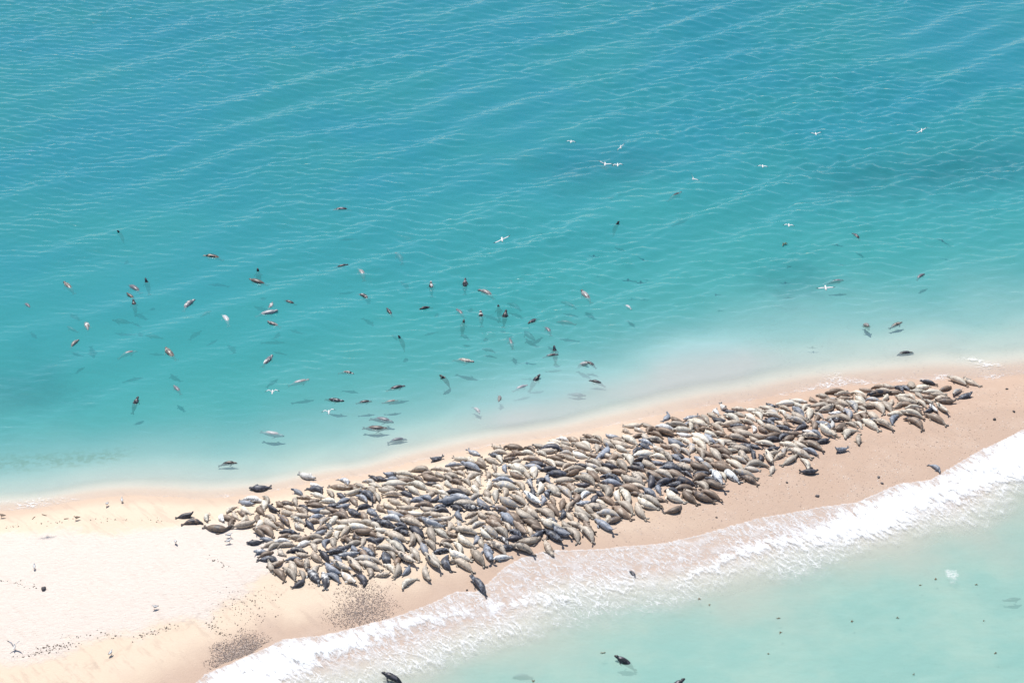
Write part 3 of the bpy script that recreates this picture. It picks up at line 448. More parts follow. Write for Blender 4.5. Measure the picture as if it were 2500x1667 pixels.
def seal_mesh(name, bend=0., head=0., tail=0., roll=0., fat=1.0, turn=0., swim=False, spread=.5):
    V, F, B, LOC = [], [], [], []
    for (x, w, h, zc) in PROF:
        for k in range(NS):
            a = 2 * math.pi * k / NS; c, s = math.cos(a), math.sin(a); f = fat if -.33 < x < .33 else 1 + (fat - 1) * .4
            yy = w * f * math.copysign(abs(c) ** .92, c); zz = zc + h * f * s * (.96 if s > 0 else 1.0)
            if not swim: zz = max(zz, .006 + .012 * abs(c))
            V.append([x, yy, zz]); B.append(max(0, -s)); LOC.append((x, yy, zc + h * s))
    n = len(PROF)
    for i in range(n - 1):
        for k in range(NS):
            a, b = i * NS + k, i * NS + (k + 1) % NS; F.append((a, b, b + NS, a + NS))
    F.append(tuple(range(NS - 1, -1, -1))); F.append(tuple((n - 1) * NS + k for k in range(NS)))
    def paddle(path, wid, thick, up):       # flat flipper: list of points, half widths
        base = len(V); path = [Vector(p) for p in path]; up = Vector(up)
        for i, p in enumerate(path):
            t = (path[min(i + 1, len(path) - 1)] - path[max(i - 1, 0)]).normalized(); sd = t.cross(up).normalized(); nn = sd.cross(t)
            for q in (sd * wid[i], nn * thick[i], -sd * wid[i], -nn * thick[i]):
                V.append(list(p + q)); B.append(.15); LOC.append(tuple(p + q))
        for i in range(len(path) - 1):
            for k in range(4): a, b = base + i * 4 + k, base + i * 4 + (k + 1) % 4; F.append((a, b, b + 4, a + 4))
        F.append(tuple(base + k for k in (3, 2, 1, 0))); e = base + 4 * (len(path) - 1); F.append((e, e + 1, e + 2, e + 3))
    for s in (1, -1):
        sp = spread * .07 * s
        paddle([(-.37, .012 * s, .038), (-.42, .018 * s + sp * .4, .036), (-.465, .022 * s + sp * .9, .034), (-.50, .024 * s + sp * 1.3, .034)], [.018, .032, .046, .026], [.016, .012, .009, .005], (0, 0, 1))
        if swim: paddle([(.20, .10 * s, .055), (.155, .15 * s, .035), (.10, .175 * s, .02), (.07, .18 * s, .015)], [.026, .030, .026, .012], [.014, .011, .008, .004], (0, 0, 1))
        else: paddle([(.205, .105 * s * fat, .055), (.165, .142 * s * fat, .032), (.115, .158 * s * fat, .02), (.08, .160 * s * fat, .016)], [.030, .038, .034, .014], [.018, .013, .010, .005], (0, 0, 1))
    V = np.array(V)
    if turn:                                # head turned sideways
        t = sstep(.25, .45, V[:, 0]); V[:, 1] += turn * t * t * .14; V[:, 0] -= abs(turn) * t * .02
    if roll:
        c, s = math.cos(roll), math.sin(roll); z0 = .105; y, z = V[:, 1].copy(), V[:, 2] - z0; V[:, 1] = y * c - z * s; V[:, 2] = y * s + z * c + z0
    if bend:
        t = V[:, 0]; V[:, 1] += bend * (t * t - .08); V[:, 0] -= np.sign(t) * abs(bend) * .12 * t * t
    if head:
        t = np.clip((V[:, 0] - .12) / .38, 0, 1); V[:, 2] += head * (t ** 1.6); V[:, 0] -= head * .42 * t ** 1.8
    if tail:
        t = np.clip((-.12 - V[:, 0]) / .38, 0, 1); V[:, 2] += tail * (t ** 1.7); V[:, 0] += tail * .40 * t ** 1.8
    if not swim: V[:, 2] = np.maximum(V[:, 2] - V[:n * NS, 2].min(), .008)
    if roll: V[:, 2] = np.where(V[:, 2] < .03, .015 + V[:, 2] * .5, V[:, 2])
    me = mesh_from(name, V, F); set_attr(me, 'belly', B); set_attr(me, 'loc', LOC, 'FLOAT_VECTOR'); return me
POSES = {'0': [dict(), dict(bend=.5, turn=.4), dict(bend=-.5, turn=-.4), dict(bend=.2, turn=1.0), dict(bend=-.25, turn=-1.1), dict(bend=.7, fat=1.05), dict(bend=-.7), dict(head=.08, turn=.6), dict(roll=R(35), bend=.3), dict(roll=R(-35), bend=-.3), dict(roll=R(60), turn=.4), dict(fat=1.14), dict(fat=1.1, bend=-.25, turn=.5), dict(fat=.92, bend=.2)],
         'u': [dict(head=.20, fat=1.05), dict(head=.24, bend=.3, turn=.6)], 'n': [dict(head=.24, tail=.20, fat=1.1)], 'f': [dict(tail=.17, spread=.9), dict(tail=.15, head=.06, spread=.9)],
         's': [dict(roll=R(75), bend=.25), dict(roll=R(-75), bend=-.2)], 'v': [dict(roll=R(150), fat=1.05), dict(roll=R(-140), fat=1.05, bend=.2)], 'c': [dict(bend=1.25, head=.04), dict(bend=-1.25)]}
def coat_material(name, joined, wet):
    g = G(name); loc = g.attr('loc', 'Vector')
    if joined: base = g.attr('coat', 'Color'); spot = g.attr('spot', 'Color'); rnd = g.attr('rnd')
    else:
        oi = g.node('ShaderNodeObjectInfo'); base = oi.outputs['Color']; rnd = oi.outputs['Random']; spot = g.node('ShaderNodeAttribute', attribute_name='spot', attribute_type='OBJECT').outputs['Color']
    off = g.node('ShaderNodeCombineXYZ', {0: g.math('MULTIPLY', rnd, 37.0), 1: g.math('MULTIPLY', rnd, 91.0), 2: 0.0})
    vec = g.node('ShaderNodeVectorMath', {0: loc, 1: off.outputs[0]}, operation='ADD').outputs[0]
    nz = g.noise(vec, 7, 4, .6); nf = g.noise(vec, 20, 3, .6); big = g.noise(vec, 4, 2)
    c = g.mix(g.ramp(g.math('ADD', nz, g.math('MULTIPLY', g.math('SUBTRACT', nf, .5), .5)), .49, .60, 0, .85), base, spot)
    c = g.mix(g.math('MULTIPLY', g.ramp(nf, .50, .64), .5), c, g.mix(.5, base, (.05, .045, .04)))
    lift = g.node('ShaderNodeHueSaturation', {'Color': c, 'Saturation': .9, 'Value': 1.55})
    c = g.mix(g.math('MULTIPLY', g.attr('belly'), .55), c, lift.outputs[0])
    sp = g.node('ShaderNodeSeparateXYZ', {0: loc}); c = g.mix(g.ramp(sp.outputs[0], .452, .482, 0, .75), c, (.035, .03, .03))
    c = g.mix(g.ramp(sp.outputs[0], -.36, -.45, 0, .5), c, (.06, .055, .055))
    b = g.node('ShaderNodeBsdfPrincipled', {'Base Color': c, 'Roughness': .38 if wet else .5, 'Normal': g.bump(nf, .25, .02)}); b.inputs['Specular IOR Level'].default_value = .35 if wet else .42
    return g.surface(b)
FUR = coat_material('seal_fur', False, False); FUR_WET = coat_material('seal_fur_wet', False, True); FUR_J = coat_material('seal_fur_far', True, False)
MESH = {k: [] for k in POSES}
for k, vs in POSES.items():
    for i, kw in enumerate(vs): me = seal_mesh('seal_' + k, **kw); me.materials.append(FUR); MESH[k].append(me)
SWIM_MESH = []
for kw in (dict(swim=True), dict(swim=True, bend=.3), dict(swim=True, bend=-.3), dict(swim=True, head=.07), dict(swim=True, head=.10, bend=.15)):
    me = seal_mesh('swimmer', **kw); me.materials.append(FUR_WET); SWIM_MESH.append(me)
rng = random.Random(7)
def entries(table):
    for (ox, oy, s), txt in table:
        for e in txt.replace('\n', '').split(';'):
            p = e.split(); yield [ox + float(p[0]) * s, oy + float(p[1]) * s, ox + float(p[2]) * s, oy + float(p[3]) * s, p[4], p[5] if len(p) > 5 else '']
def coat_of(code):
    def v(c, k): j = rng.uniform(.74, 1.18); w = rng.uniform(-.03, .03); return (min(1, c[0] * j * (1 + w)), c[1] * j, c[2] * j * (1 - w))
    a = v(COAT[code[0]], 0); b = v(COAT[code[1]], 1) if len(code) > 1 else tuple(x * (.55 if code[0] not in 'd' else 2.6) for x in a); return a, b
beach = []
for hx, hy, tx, ty, code, pose in entries(BEACH):
    z = .9
    for _ in range(3): m = at_z((hx + tx) / 2, (hy + ty) / 2, z); z = max(hz_at(m[0], m[1]), -.05) + .20
    a = at_z(hx, hy, z + (.25 if pose in 'un' and pose else 0)); b = at_z(tx, ty, z + (.2 if pose in 'fn' and pose else 0)); d = a[:2] - b[:2]; L = float(np.hypot(*d))
    ang = math.atan2(d[1], d[0]); L -= .22 * abs(d[1]) / max(L, .1); L = min(max(L * 1.20, 1.42 if pose not in ('u', 'n', 'c') else 1.3), 2.4)
    if pose in ('u', 'n', 'f', 'c'): L = min(L * 1.18, 2.4)
    cx, cy_ = (a[:2] + b[:2]) / 2
    beach.append(dict(x=float(cx), y=float(cy_), z=z - .20, L=L, a=ang, code=code, pose=pose or '0', px=(hx + tx) / 2, py=(hy + ty) / 2, hpx=(hx, hy), plen=math.hypot(hx - tx, hy - ty)))
# half hidden animals that fill the gaps inside the pile
SEG = [(s['x'] - math.cos(s['a']) * s['L'] * .34, s['y'] - math.sin(s['a']) * s['L'] * .34, s['x'] + math.cos(s['a']) * s['L'] * .34, s['y'] + math.sin(s['a']) * s['L'] * .34) for s in beach]
CEN = np.array([(s['x'], s['y']) for s in beach]); fillers = []; CORE = list(beach)
for _ in range(9000):
    b0 = rng.choice(CORE); x = b0['x'] + rng.uniform(-1.6, 1.6); y = b0['y'] + rng.uniform(-1.8, 1.8); dd = np.hypot(CEN[:, 0] - x, CEN[:, 1] - y)
    near_i = np.where(dd < 2.3)[0]
    if len(near_i) < 9 or len(set(int(math.atan2(CEN[i, 1] - y, CEN[i, 0] - x) // (math.pi / 2)) for i in near_i)) < 4: continue
    A = np.array(SEG); e = A[:, 2:] - A[:, :2]; t = np.clip(((x - A[:, 0]) * e[:, 0] + (y - A[:, 1]) * e[:, 1]) / (e ** 2).sum(1), 0, 1); q = np.hypot(A[:, 0] + t * e[:, 0] - x, A[:, 1] + t * e[:, 1] - y).min()
    if q < .47: continue
    a = b0['a'] + rng.gauss(0, .35); L = rng.uniform(1.4, 1.8); px, py = to_px((x, y, 1.2)); code = rng.choice(['t', 'b', 't', 'tb', 'dg', 'bt', 'tg', 'p', 'bd', 't'])
    fillers.append(dict(x=x, y=y, z=hz_at(x, y), L=L, a=a, code=code, pose='0', px=px, py=py, hpx=(px, py), plen=1)); SEG.append((x - math.cos(a) * L * .34, y - math.sin(a) * L * .34, x + math.cos(a) * L * .34, y + math.sin(a) * L * .34))
N_SURVEY = len(beach); beach += fillers
# place along the colony for wording: left tip .. right tip, lagoon edge .. surf edge
AX0, AX1 = (440, 1262), (2390, 915)
for s in beach:
    ux, uy = AX1[0] - AX0[0], AX1[1] - AX0[1]; q = ux * ux + uy * uy; s['u'] = ((s['px'] - AX0[0]) * ux + (s['py'] - AX0[1]) * uy) / q
for s in beach[:N_SURVEY]:
    vs = [o['py'] - .178 * (s['px'] - o['px']) for o in beach[:N_SURVEY] if abs(o['u'] - s['u']) < .05]; v = s['py']; s['v'] = sum(w < v for w in vs) / max(1, len(vs) - 1)
SECT = [(.10, "colony left tip"), (.22, "colony left end"), (.34, "colony left part"), (.46, "colony centre left"), (.58, "colony centre"), (.70, "colony centre right"), (.82, "colony right part"), (.93, "colony right end"), (9, "colony right tip")]
ROWS = [(.2, 'lagoon edge'), (.5, 'upper middle'), (.8, 'lower middle'), (9, 'surf edge')]
POSEW = {'0': 'lying', 'u': 'head raised', 'n': 'bent like a bow', 'f': 'flippers lifted', 's': 'on its side', 'v': 'belly up', 'c': 'curled up'}
ORD = ['first', 'second', 'third', 'fourth', 'fifth', 'sixth', 'seventh', 'eighth', 'ninth', 'tenth', 'eleventh', 'twelfth']
def coatw(code): return WORD[code[0]] if len(code) == 1 else WORD[code[0]] + ' and ' + WORD[code[1]]
bins = {}
for s in beach[:N_SURVEY]:
    s['sec'] = next(w for t, w in SECT if s['u'] < t); s['row'] = next(w for t, w in ROWS if s['v'] < t)
    bins.setdefault((s['code'], s['pose'], s['sec'], s['row']), []).append(s)
for (code, pose, sec, row), ss in bins.items():
    ss.sort(key=lambda s: s['px'])
    for i, s in enumerate(ss):
        w = '%s seal %s, %s of %s' % (coatw(code), POSEW[pose], row, sec)
        s['label'] = w if len(ss) == 1 else '%s %s from left' % (w + ',', ORD[i])
rank = sorted(beach[:N_SURVEY], key=lambda s: -(s['plen'] + (60 if s['plen'] > 1 and s['v'] > .88 or s['v'] < .08 or s['u'] < .1 else 0) + (80 if s['pose'] in 'unfv' else 0)))
for s in fillers: s['single'] = False
for i, s in enumerate(rank): s['single'] = i < 300
JV, JF, JB, JL, JC, JS, JR = [], [], [], [], [], [], []; nj = 0
for s in beach:
    me = rng.choice(MESH[s['pose']]); a, b = coat_of(s['code']); tilt = rng.uniform(-.04, .04); wf = rng.uniform(1.06, 1.32) * (1.08 if s['L'] < 1.5 else 1); zsc = rng.uniform(1.02, 1.25)
    k = .30; g1 = hz_at(s['x'] + math.cos(s['a']) * s['L'] * k, s['y'] + math.sin(s['a']) * s['L'] * k); g0 = hz_at(s['x'] - math.cos(s['a']) * s['L'] * k, s['y'] - math.sin(s['a']) * s['L'] * k)
    M = Matrix.Translation((s['x'], s['y'], max((g1 + g0) / 2, -.1) - .015)) @ Matrix.Rotation(s['a'], 4, 'Z') @ Matrix.Rotation(-math.atan2(g1 - g0, 2 * k * s['L']), 4, 'Y') @ Matrix.Rotation(tilt, 4, 'X') @ Matrix.Diagonal((s['L'], s['L'] * wf, s['L'] * zsc, 1))
    if s['single']:
        o = bpy.data.objects.new('seal', me); C.objects.link(o); o.matrix_world = M; o.color = (*a, 1); o['spot'] = [*b, 1.0]
        tag(o, s['label'], 'seal', 'seals hauled out on the sandbar')
    else:
        n = len(me.vertices); co = np.empty(n * 3, np.float32); me.vertices.foreach_get('co', co); co = co.reshape(-1, 3); Mn = np.array(M)
        JV.append(co @ Mn[:3, :3].T + Mn[:3, 3]); JF += [tuple(i + nj for i in p.vertices) for p in me.polygons]; nj += n
        bl = np.empty(n, np.float32); me.attributes['belly'].data.foreach_get('value', bl); JB.append(bl)
        lv = np.empty(n * 3, np.float32); me.attributes['loc'].data.foreach_get('vector', lv); JL.append(lv.reshape(-1, 3)); JC.append(np.tile((*a, 1), (n, 1))); JS.append(np.tile((*b, 1), (n, 1))); JR.append(np.full(n, rng.random()))
me = mesh_from('seal_mass', np.vstack(JV), JF); set_attr(me, 'belly', np.concatenate(JB)); set_attr(me, 'loc', np.vstack(JL), 'FLOAT_VECTOR'); set_attr(me, 'coat', np.vstack(JC), 'FLOAT_COLOR'); set_attr(me, 'spot', np.vstack(JS), 'FLOAT_COLOR'); set_attr(me, 'rnd', np.concatenate(JR))
tag(link_mesh('crowd_of_seals', me, FUR_J), 'remaining smaller or half hidden seals packed within the colony', 'seals', kind='stuff')
# ---- swimmers
swim = []
for hx, hy, tx, ty, code, st in entries(SWIM):
    a = at_z(hx, hy, .12 if st == 'h' else 0); b = at_z(tx, ty, 0); d = a[:2] - b[:2]; L = float(np.hypot(*d)); ang = math.atan2(d[1], d[0])
    swim.append(dict(a=a, b=b, L=L, ang=ang, code=code, st=st, px=(hx + tx) / 2, py=(hy + ty) / 2))
def zone(s):
    y = 'far lagoon' if s['py'] < 620 else 'middle lagoon' if s['py'] < 760 else 'near lagoon' if s['py'] - (1240 - .13 * s['px']) < 0 else 'surf'
    if s['py'] > 1300: return 'the surf below the colony'
    return '%s, %s' % ('left side' if s['px'] < 420 else 'centre left' if s['px'] < 900 else 'centre' if s['px'] < 1300 else 'centre right' if s['px'] < 1700 else 'right side', y)
STW = {'f': 'floating at the surface', 'h': 'head out of water', 's': 'just under the surface', 'x': 'deep under water'}
bins = {}
for s in swim: bins.setdefault((s['code'], s['st'], zone(s)), []).append(s)
for (code, st, zn), ss in bins.items():
    ss.sort(key=lambda s: s['px'])
    for i, s in enumerate(ss):
        w = '%s seal %s, %s' % (coatw(code), STW[st], zn); s['label'] = w if len(ss) == 1 else w + ', %s from left' % ORD[i]
for s in swim:
    st = s['st']; mid = (s['a'] + s['b']) / 2; col, sp = coat_of(s['code']); L = min(max(s['L'], 1.5), 2.35)
    dep = max(.3, -hz_at(mid[0], mid[1]))
    if st == 'h':
        L = rng.uniform(1.7, 2.0); me = SWIM_MESH[0]; yaw = s['ang'] if s['L'] > .8 else rng.uniform(0, 6.28); pit = R(70) if s['L'] < 1.2 else R(38)
        pit = min(pit, math.asin(min(1, (dep + .1) / (L * .9)))); zc = .30 - .5 * L * math.sin(pit) - .05
        head = s['a']; x = head[0] - .44 * L * math.cos(pit) * math.cos(yaw); y = head[1] - .44 * L * math.cos(pit) * math.sin(yaw)
        M = Matrix.Translation((x, y, zc)) @ Matrix.Rotation(yaw, 4, 'Z') @ Matrix.Rotation(-pit, 4, 'Y') @ Matrix.Diagonal((L, L * 1.1, L * 1.1, 1))
    else:
        me = rng.choice(SWIM_MESH[:4] if st == 'f' else SWIM_MESH[:3]); zc = {'f': -.142 * L + .02, 's': -.36, 'x': -1.15 - .5 * rng.random()}[st]; zc = max(zc, -dep + .05)
        pt = R(rng.uniform(2, 7)) if st == 'f' else R(rng.uniform(-6, 6))
        x, y = mid[0], mid[1]
        if st in 'sx': q = -zc; dv = np.array([x, y]) / (np.hypot(x, y)); x, y = np.array([x, y]) + dv * q * np.hypot(x, y) / CAM_H; 
        M = Matrix.Translation((x, y, zc)) @ Matrix.Rotation(s['ang'], 4, 'Z') @ Matrix.Rotation(-pt, 4, 'Y') @ Matrix.Diagonal((L, L, L, 1))
    o = bpy.data.objects.new('swimming_seal', me); C.objects.link(o); o.matrix_world = M; gy = sum(col) / 3; o.color = (*[(c * .4 + gy * k * .6) * .52 for c, k in zip(col, (.93, 1, 1.10))], 1); o['spot'] = [*sp, 1.0]
    tag(o, s['label'], 'seal', 'seals swimming in the water')
# ------------------------------------------------------------------ gulls
def plain(name, col, rough=.7):
    g = G(name); tc = g.node('ShaderNodeTexCoord').outputs['Object']; n = g.noise(tc, 14, 3)
    return g.surface(g.node('ShaderNodeBsdfPrincipled', {'Base Color': g.mix(g.ramp(n, .3, .7, 0, .3), col, tuple(c * .7 for c in col)), 'Roughness': rough}))
GW = plain('white_feather', (.82, .81, .78)); GT = plain('pale_wing', (.66, .66, .67)); GG = plain('grey_feather', (.42, .44, .48)); GK = plain('black_feather', (.03, .03, .035)); GO = plain('bill_orange', (.62, .33, .05)); GB = plain('brown_feather', (.26, .20, .155)); GE = plain('leg_pink', (.50, .33, .27))
class MB:
    def __init__(s): s.V, s.F, s.M = [], [], []
    def loft(s, rings, ns, mi):
        b = len(s.V)
        for (c, r1, r2, ax) in rings:
            for k in range(ns):
                a = 2 * math.pi * k / ns; s.V.append(tuple(np.array(c) + np.array(ax[0]) * r1 * math.cos(a) + np.array(ax[1]) * r2 * math.sin(a)))
        for i in range(len(rings) - 1):
            for k in range(ns): s.F.append((b + i * ns + k, b + i * ns + (k + 1) % ns, b + (i + 1) * ns + (k + 1) % ns, b + (i + 1) * ns + k)); s.M.append(mi(i) if callable(mi) else mi)
        s.F.append(tuple(b + k for k in range(ns - 1, -1, -1))); s.M.append(mi(0) if callable(mi) else mi)
        e = b + (len(rings) - 1) * ns; s.F.append(tuple(e + k for k in range(ns))); s.M.append(mi(len(rings) - 2) if callable(mi) else mi)
    def build(s, name, mats):
        me = mesh_from(name, s.V, s.F)
        for m in mats: me.materials.append(m)
        me.polygons.foreach_set('material_index', s.M); return me
YZ = ((0, 1, 0), (0, 0, 1)); XZ = ((1, 0, 0), (0, 0, 1)); XY = ((1, 0, 0), (0, 1, 0))
def gull_body(m, z=0, fly=True, mats=(0, 0)):
    if fly: m.loft([((.27 + dx, 0, z + dz), r, r2, YZ) for dx, dz, r, r2 in ((0, .012, .006, .006), (-.045, .015, .012, .012), (-.05, .018, .032, .030), (-.10, .022, .042, .040), (-.15, .015, .045, .045), (-.24, 0, .072, .068), (-.36, -.005, .070, .062), (-.46, 0, .040, .032), (-.51, .005, .045, .012), (-.58, .008, .062, .006))], 10, lambda i: 3 if i == 0 else mats[0])
def wing(m, s, inner, outer, mtop=1, chord=.13, z=.03, x=0.02, lower=None):
    p0 = np.array([x, .05 * s, z]); p1 = p0 + np.array([.055, .27 * s * math.cos(inner), .27 * math.sin(inner)]); p2 = p1 + np.array([-.05, .21 * s * math.cos(outer), .21 * math.sin(outer)]); p3 = p2 + np.array([-.10, .17 * s * math.cos(outer), .17 * math.sin(outer)])
    pts = [(p0, chord * .52), (p1, chord * .46), (p2, chord * .36), (p3, .012)]
    m.loft([(p - np.array([c * .8, 0, 0]), c, .008, XZ) for p, c in pts], 6, lambda i: 2 if i == 2 else mtop)
def fly_gull(inner, outer):
    m = MB(); gull_body(m); wing(m, 1, R(inner), R(outer)); wing(m, -1, R(inner), R(outer)); return m.build('gull_flying', (GW, GT, GK, GO))
def stand_gull(kind):
    m = MB(); top = {'white': 1, 'grey': 1, 'brown': 4, 'raised': 1}[kind]; bod = 4 if kind == 'brown' else 0
    m.loft([((.15, 0, .33), .004, .004, YZ), ((.115, 0, .337), .011, .012, YZ)], 6, 3)
    m.loft([((.12, 0, .34), .02, .02, YZ), ((.10, 0, .348), .036, .036, YZ), ((.065, 0, .345), .041, .041, YZ), ((.045, 0, .31), .040, .05, YZ), ((.03, 0, .25), .062, .07, YZ), ((-.03, 0, .21), .078, .078, YZ), ((-.12, 0, .20), .07, .062, YZ), ((-.20, 0, .20), .04, .034, YZ), ((-.29, 0, .20), .035, .010, YZ)], 10, bod)
    for s in (1, -1):
        m.loft([((-.015, .03 * s, .15), .008, .008, XY), ((-.015, .03 * s, .07), .006, .006, XY), ((-.015, .03 * s, .0), .007, .007, XY)], 6, 5); m.loft([((-.02, .03 * s, .006), .012, .006, YZ), ((.04, .03 * s, .006), .022, .004, YZ)], 6, 5)
        if kind == 'raised': wing(m, s, R(62), R(48), 1, .15, .25, .02)
        else: m.loft([((.02, .066 * s, .25), .010, .03, YZ), ((-.06, .080 * s, .235), .014, .052, YZ), ((-.16, .070 * s, .22), .013, .042, YZ), ((-.25, .040 * s, .215), .010, .022, YZ), ((-.34, .018 * s, .215), .006, .009, YZ)], 8, lambda i: 2 if i == 3 else top)
    return m.build('gull_standing', (GW, GG, GK, GO, GB, GE))
for px, py, span, bank, inn, outr, hd, words in FLY:
    alt = 10.0; p = at_z(px, py, alt); o = link_mesh('gull', fly_gull(inn, outr)); depth_ = p[1] * math.cos(PITCH) + (CAM_H - alt) * math.sin(PITCH)
    sc = min(max(span * depth_ / FPX / 1.22, .95), 1.4); o.scale = (sc, sc, sc); o.location = p
    # heading 180 flies towards the camera side, 0 away; wings across the picture
    o.rotation_euler = (Matrix.Rotation(R(-bank) , 4, 'Y') @ Matrix.Rotation(R(90 if hd < 90 else -90 + (hd - 180) * .5), 4, 'Z') @ Matrix.Rotation(R(-8 if hd < 90 else 12), 4, 'Y')).to_euler()
    tag(o, words, 'gull', 'gulls in flight')
sh = at_z(115, 1306, .9); gp = Vector(sh) + SUN_DIR * 30; o = link_mesh('gull', fly_gull(12, -8)); o.location = gp; o.rotation_euler = (0, 0, R(-75)); tag(o, 'flying gull whose shadow falls on the dry sand at left', 'gull', 'gulls in flight')
for px, py, hd, kind, words in STAND:
    z = 0
    for _ in range(3): p = at_z(px, py, z + .15); z = max(hz_at(p[0], p[1]), 0)
    o = link_mesh('gull', stand_gull(kind)); o.location = (p[0], p[1], z); o.rotation_euler = (0, 0, R(hd)); s = 1.12 if kind != 'grey' else 1.25; o.scale = (s, s, s); tag(o, words, 'gull', 'gulls on the sand')
# ------------------------------------------------------------------ pebbles, stones, weed, sticks
def rock(seed, sub=1):
    import bmesh as bmm
    b = bmm.new(); bmm.ops.create_icosphere(b, subdivisions=sub, radius=.5); r = random.Random(seed)
    for v in b.verts: v.co *= r.uniform(.78, 1.15)
    V = np.array([v.co[:] for v in b.verts]); F = [tuple(v.index for v in f.verts) for f in b.faces]; b.free(); return V, F
g = G('pebble'); c = g.attr('tone', 'Color'); pos = g.node('ShaderNodeNewGeometry').outputs['Position']
PEB = g.surface(g.node('ShaderNodeBsdfPrincipled', {'Base Color': g.mix(g.ramp(g.noise(pos, 30, 2), .35, .65, 0, .3), c, (.2, .16, .15)), 'Roughness': .8}))
ROCKS = [rock(i, 1) for i in range(5)]
PT = [(.50, .40, .33), (.36, .28, .24), (.26, .20, .17), (.56, .46, .39), (.15, .12, .11), (.44, .33, .26)]
def scatter(name, label, cat, pts, smin, smax, tones, flat=.6, mat=None):
    V, F, T = [], [], []; n = 0; r = np.random.RandomState(len(pts) + 3); pts = np.asarray(pts); hs = np.maximum(heights(pts[:, 0], pts[:, 1]), -9)
    for (x, y), z in zip(pts, hs):
        rv, rf = ROCKS[r.randint(5)]; s = smin + (smax - smin) * r.rand() ** 2.2; a = r.rand() * 6.28; ca, sa = math.cos(a), math.sin(a); sx, sy = s * r.uniform(.8, 1.3), s * r.uniform(.7, 1.0)
        q = rv * (sx, sy, s * flat); V.append(np.stack([q[:, 0] * ca - q[:, 1] * sa + x, q[:, 0] * sa + q[:, 1] * ca + y, q[:, 2] + z + s * flat * .22], 1)); F += [tuple(i + n for i in f) for f in rf]; n += len(rv)
        t = np.array(tones[r.randint(len(tones))]) * r.uniform(.8, 1.2); T.append(np.tile((*t, 1), (len(rv), 1)))
    me = mesh_from(name, np.vstack(V), F, False); set_attr(me, 'tone', np.vstack(T), 'FLOAT_COLOR'); return tag(link_mesh(name, me, mat or PEB), label, cat, kind='stuff')
RS = np.random.RandomState(12)
def fill(poly, n, soft, power=1.0):
    P = np.array(ground_line(poly, .7)); lo, hi = P.min(0) - 2, P.max(0) + 2; out = []
    while len(out) < n:
        q = lo + RS.rand(4000, 2) * (hi - lo); d = sd_poly(q, P) + 1.1 * fbm(q[:, 0], q[:, 1], 1.8, 77); keep = RS.rand(len(q)) < np.clip(.5 + d / soft, 0, 1) ** power; h, dl, ds = heights(q[keep][:, 0], q[keep][:, 1], True); out += list(q[keep][ds < -.2])
    return out[:n]
scatter('pebble_patch', 'heap of grey brown pebbles at the surf edge, nearest the picture bottom', 'pebbles', fill([(592,1540),(655,1578),(662,1592),(620,1606),(556,1628),(535,1615),(545,1585)], 4600, 1.8, 1.3), .03, .105, PT)
scatter('pebble_patch', 'spread of grey pebbles below the colony, right of the lower pebble heap', 'pebbles', fill([(850,1430),(930,1440),(965,1480),(940,1515),(890,1532),(845,1525),(820,1500),(835,1460)], 4600, 2.4, 1.6), .03, .11, PT)
scatter('loose_pebbles', 'dark pebbles strewn over the smooth tan sand left of the colony', 'pebbles', fill([(560,1450),(650,1440),(665,1500),(600,1530),(520,1530),(540,1480)], 240, 3.0, 2), .04, .12, [(.16, .12, .10), (.10, .08, .075), (.3, .22, .18)])
scatter('loose_pebbles', 'small pebbles and shell bits strewn over the brown wet beach', 'pebbles', fill([(1820,1180),(2000,1150),(2150,1080),(2300,980),(2500,950),(2500,1040),(2380,1090),(2250,1170),(2080,1225),(1900,1245),(1760,1280),(1650,1300),(1600,1320),(1500,1320)], 2400, 5.0, 1.2), .025, .085, [(.42, .31, .25), (.30, .21, .17), (.68, .58, .52), (.75, .70, .66), (.2, .15, .13), (.52, .38, .30)])
wr = []
for a, b, n in (((30,1612),(150,1588),70), ((95,1590),(190,1575),110), ((150,1560),(300,1553),60), ((330,1560),(430,1528),90), ((505,1525),(560,1552),80), ((0,1280),(180,1262),40), ((220,1266),(420,1265),40), ((0,1420),(90,1440),40), ((500,1360),(560,1390),30), ((740,1420),(800,1435),40)):
    for i in range(n): t = RS.rand(); p = at_z(a[0] + (b[0] - a[0]) * t + RS.normal(0, 7), a[1] + (b[1] - a[1]) * t + RS.normal(0, 3.5), .8); wr.append(p[:2])
scatter('seaweed_wrack', 'broken dark seaweed scraps along the dry sand tide line', 'seaweed', wr, .03, .15, [(.06, .045, .03), (.10, .07, .045), (.04, .035, .03)], .3)
g = G('beach_stone'); tc = g.node('ShaderNodeTexCoord').outputs['Object']; oi = g.node('ShaderNodeObjectInfo'); STONE = g.surface(g.node('ShaderNodeBsdfPrincipled', {'Base Color': g.mix(g.noise(tc, 6, 4), oi.outputs['Color'], (.07, .06, .06)), 'Roughness': .85}))
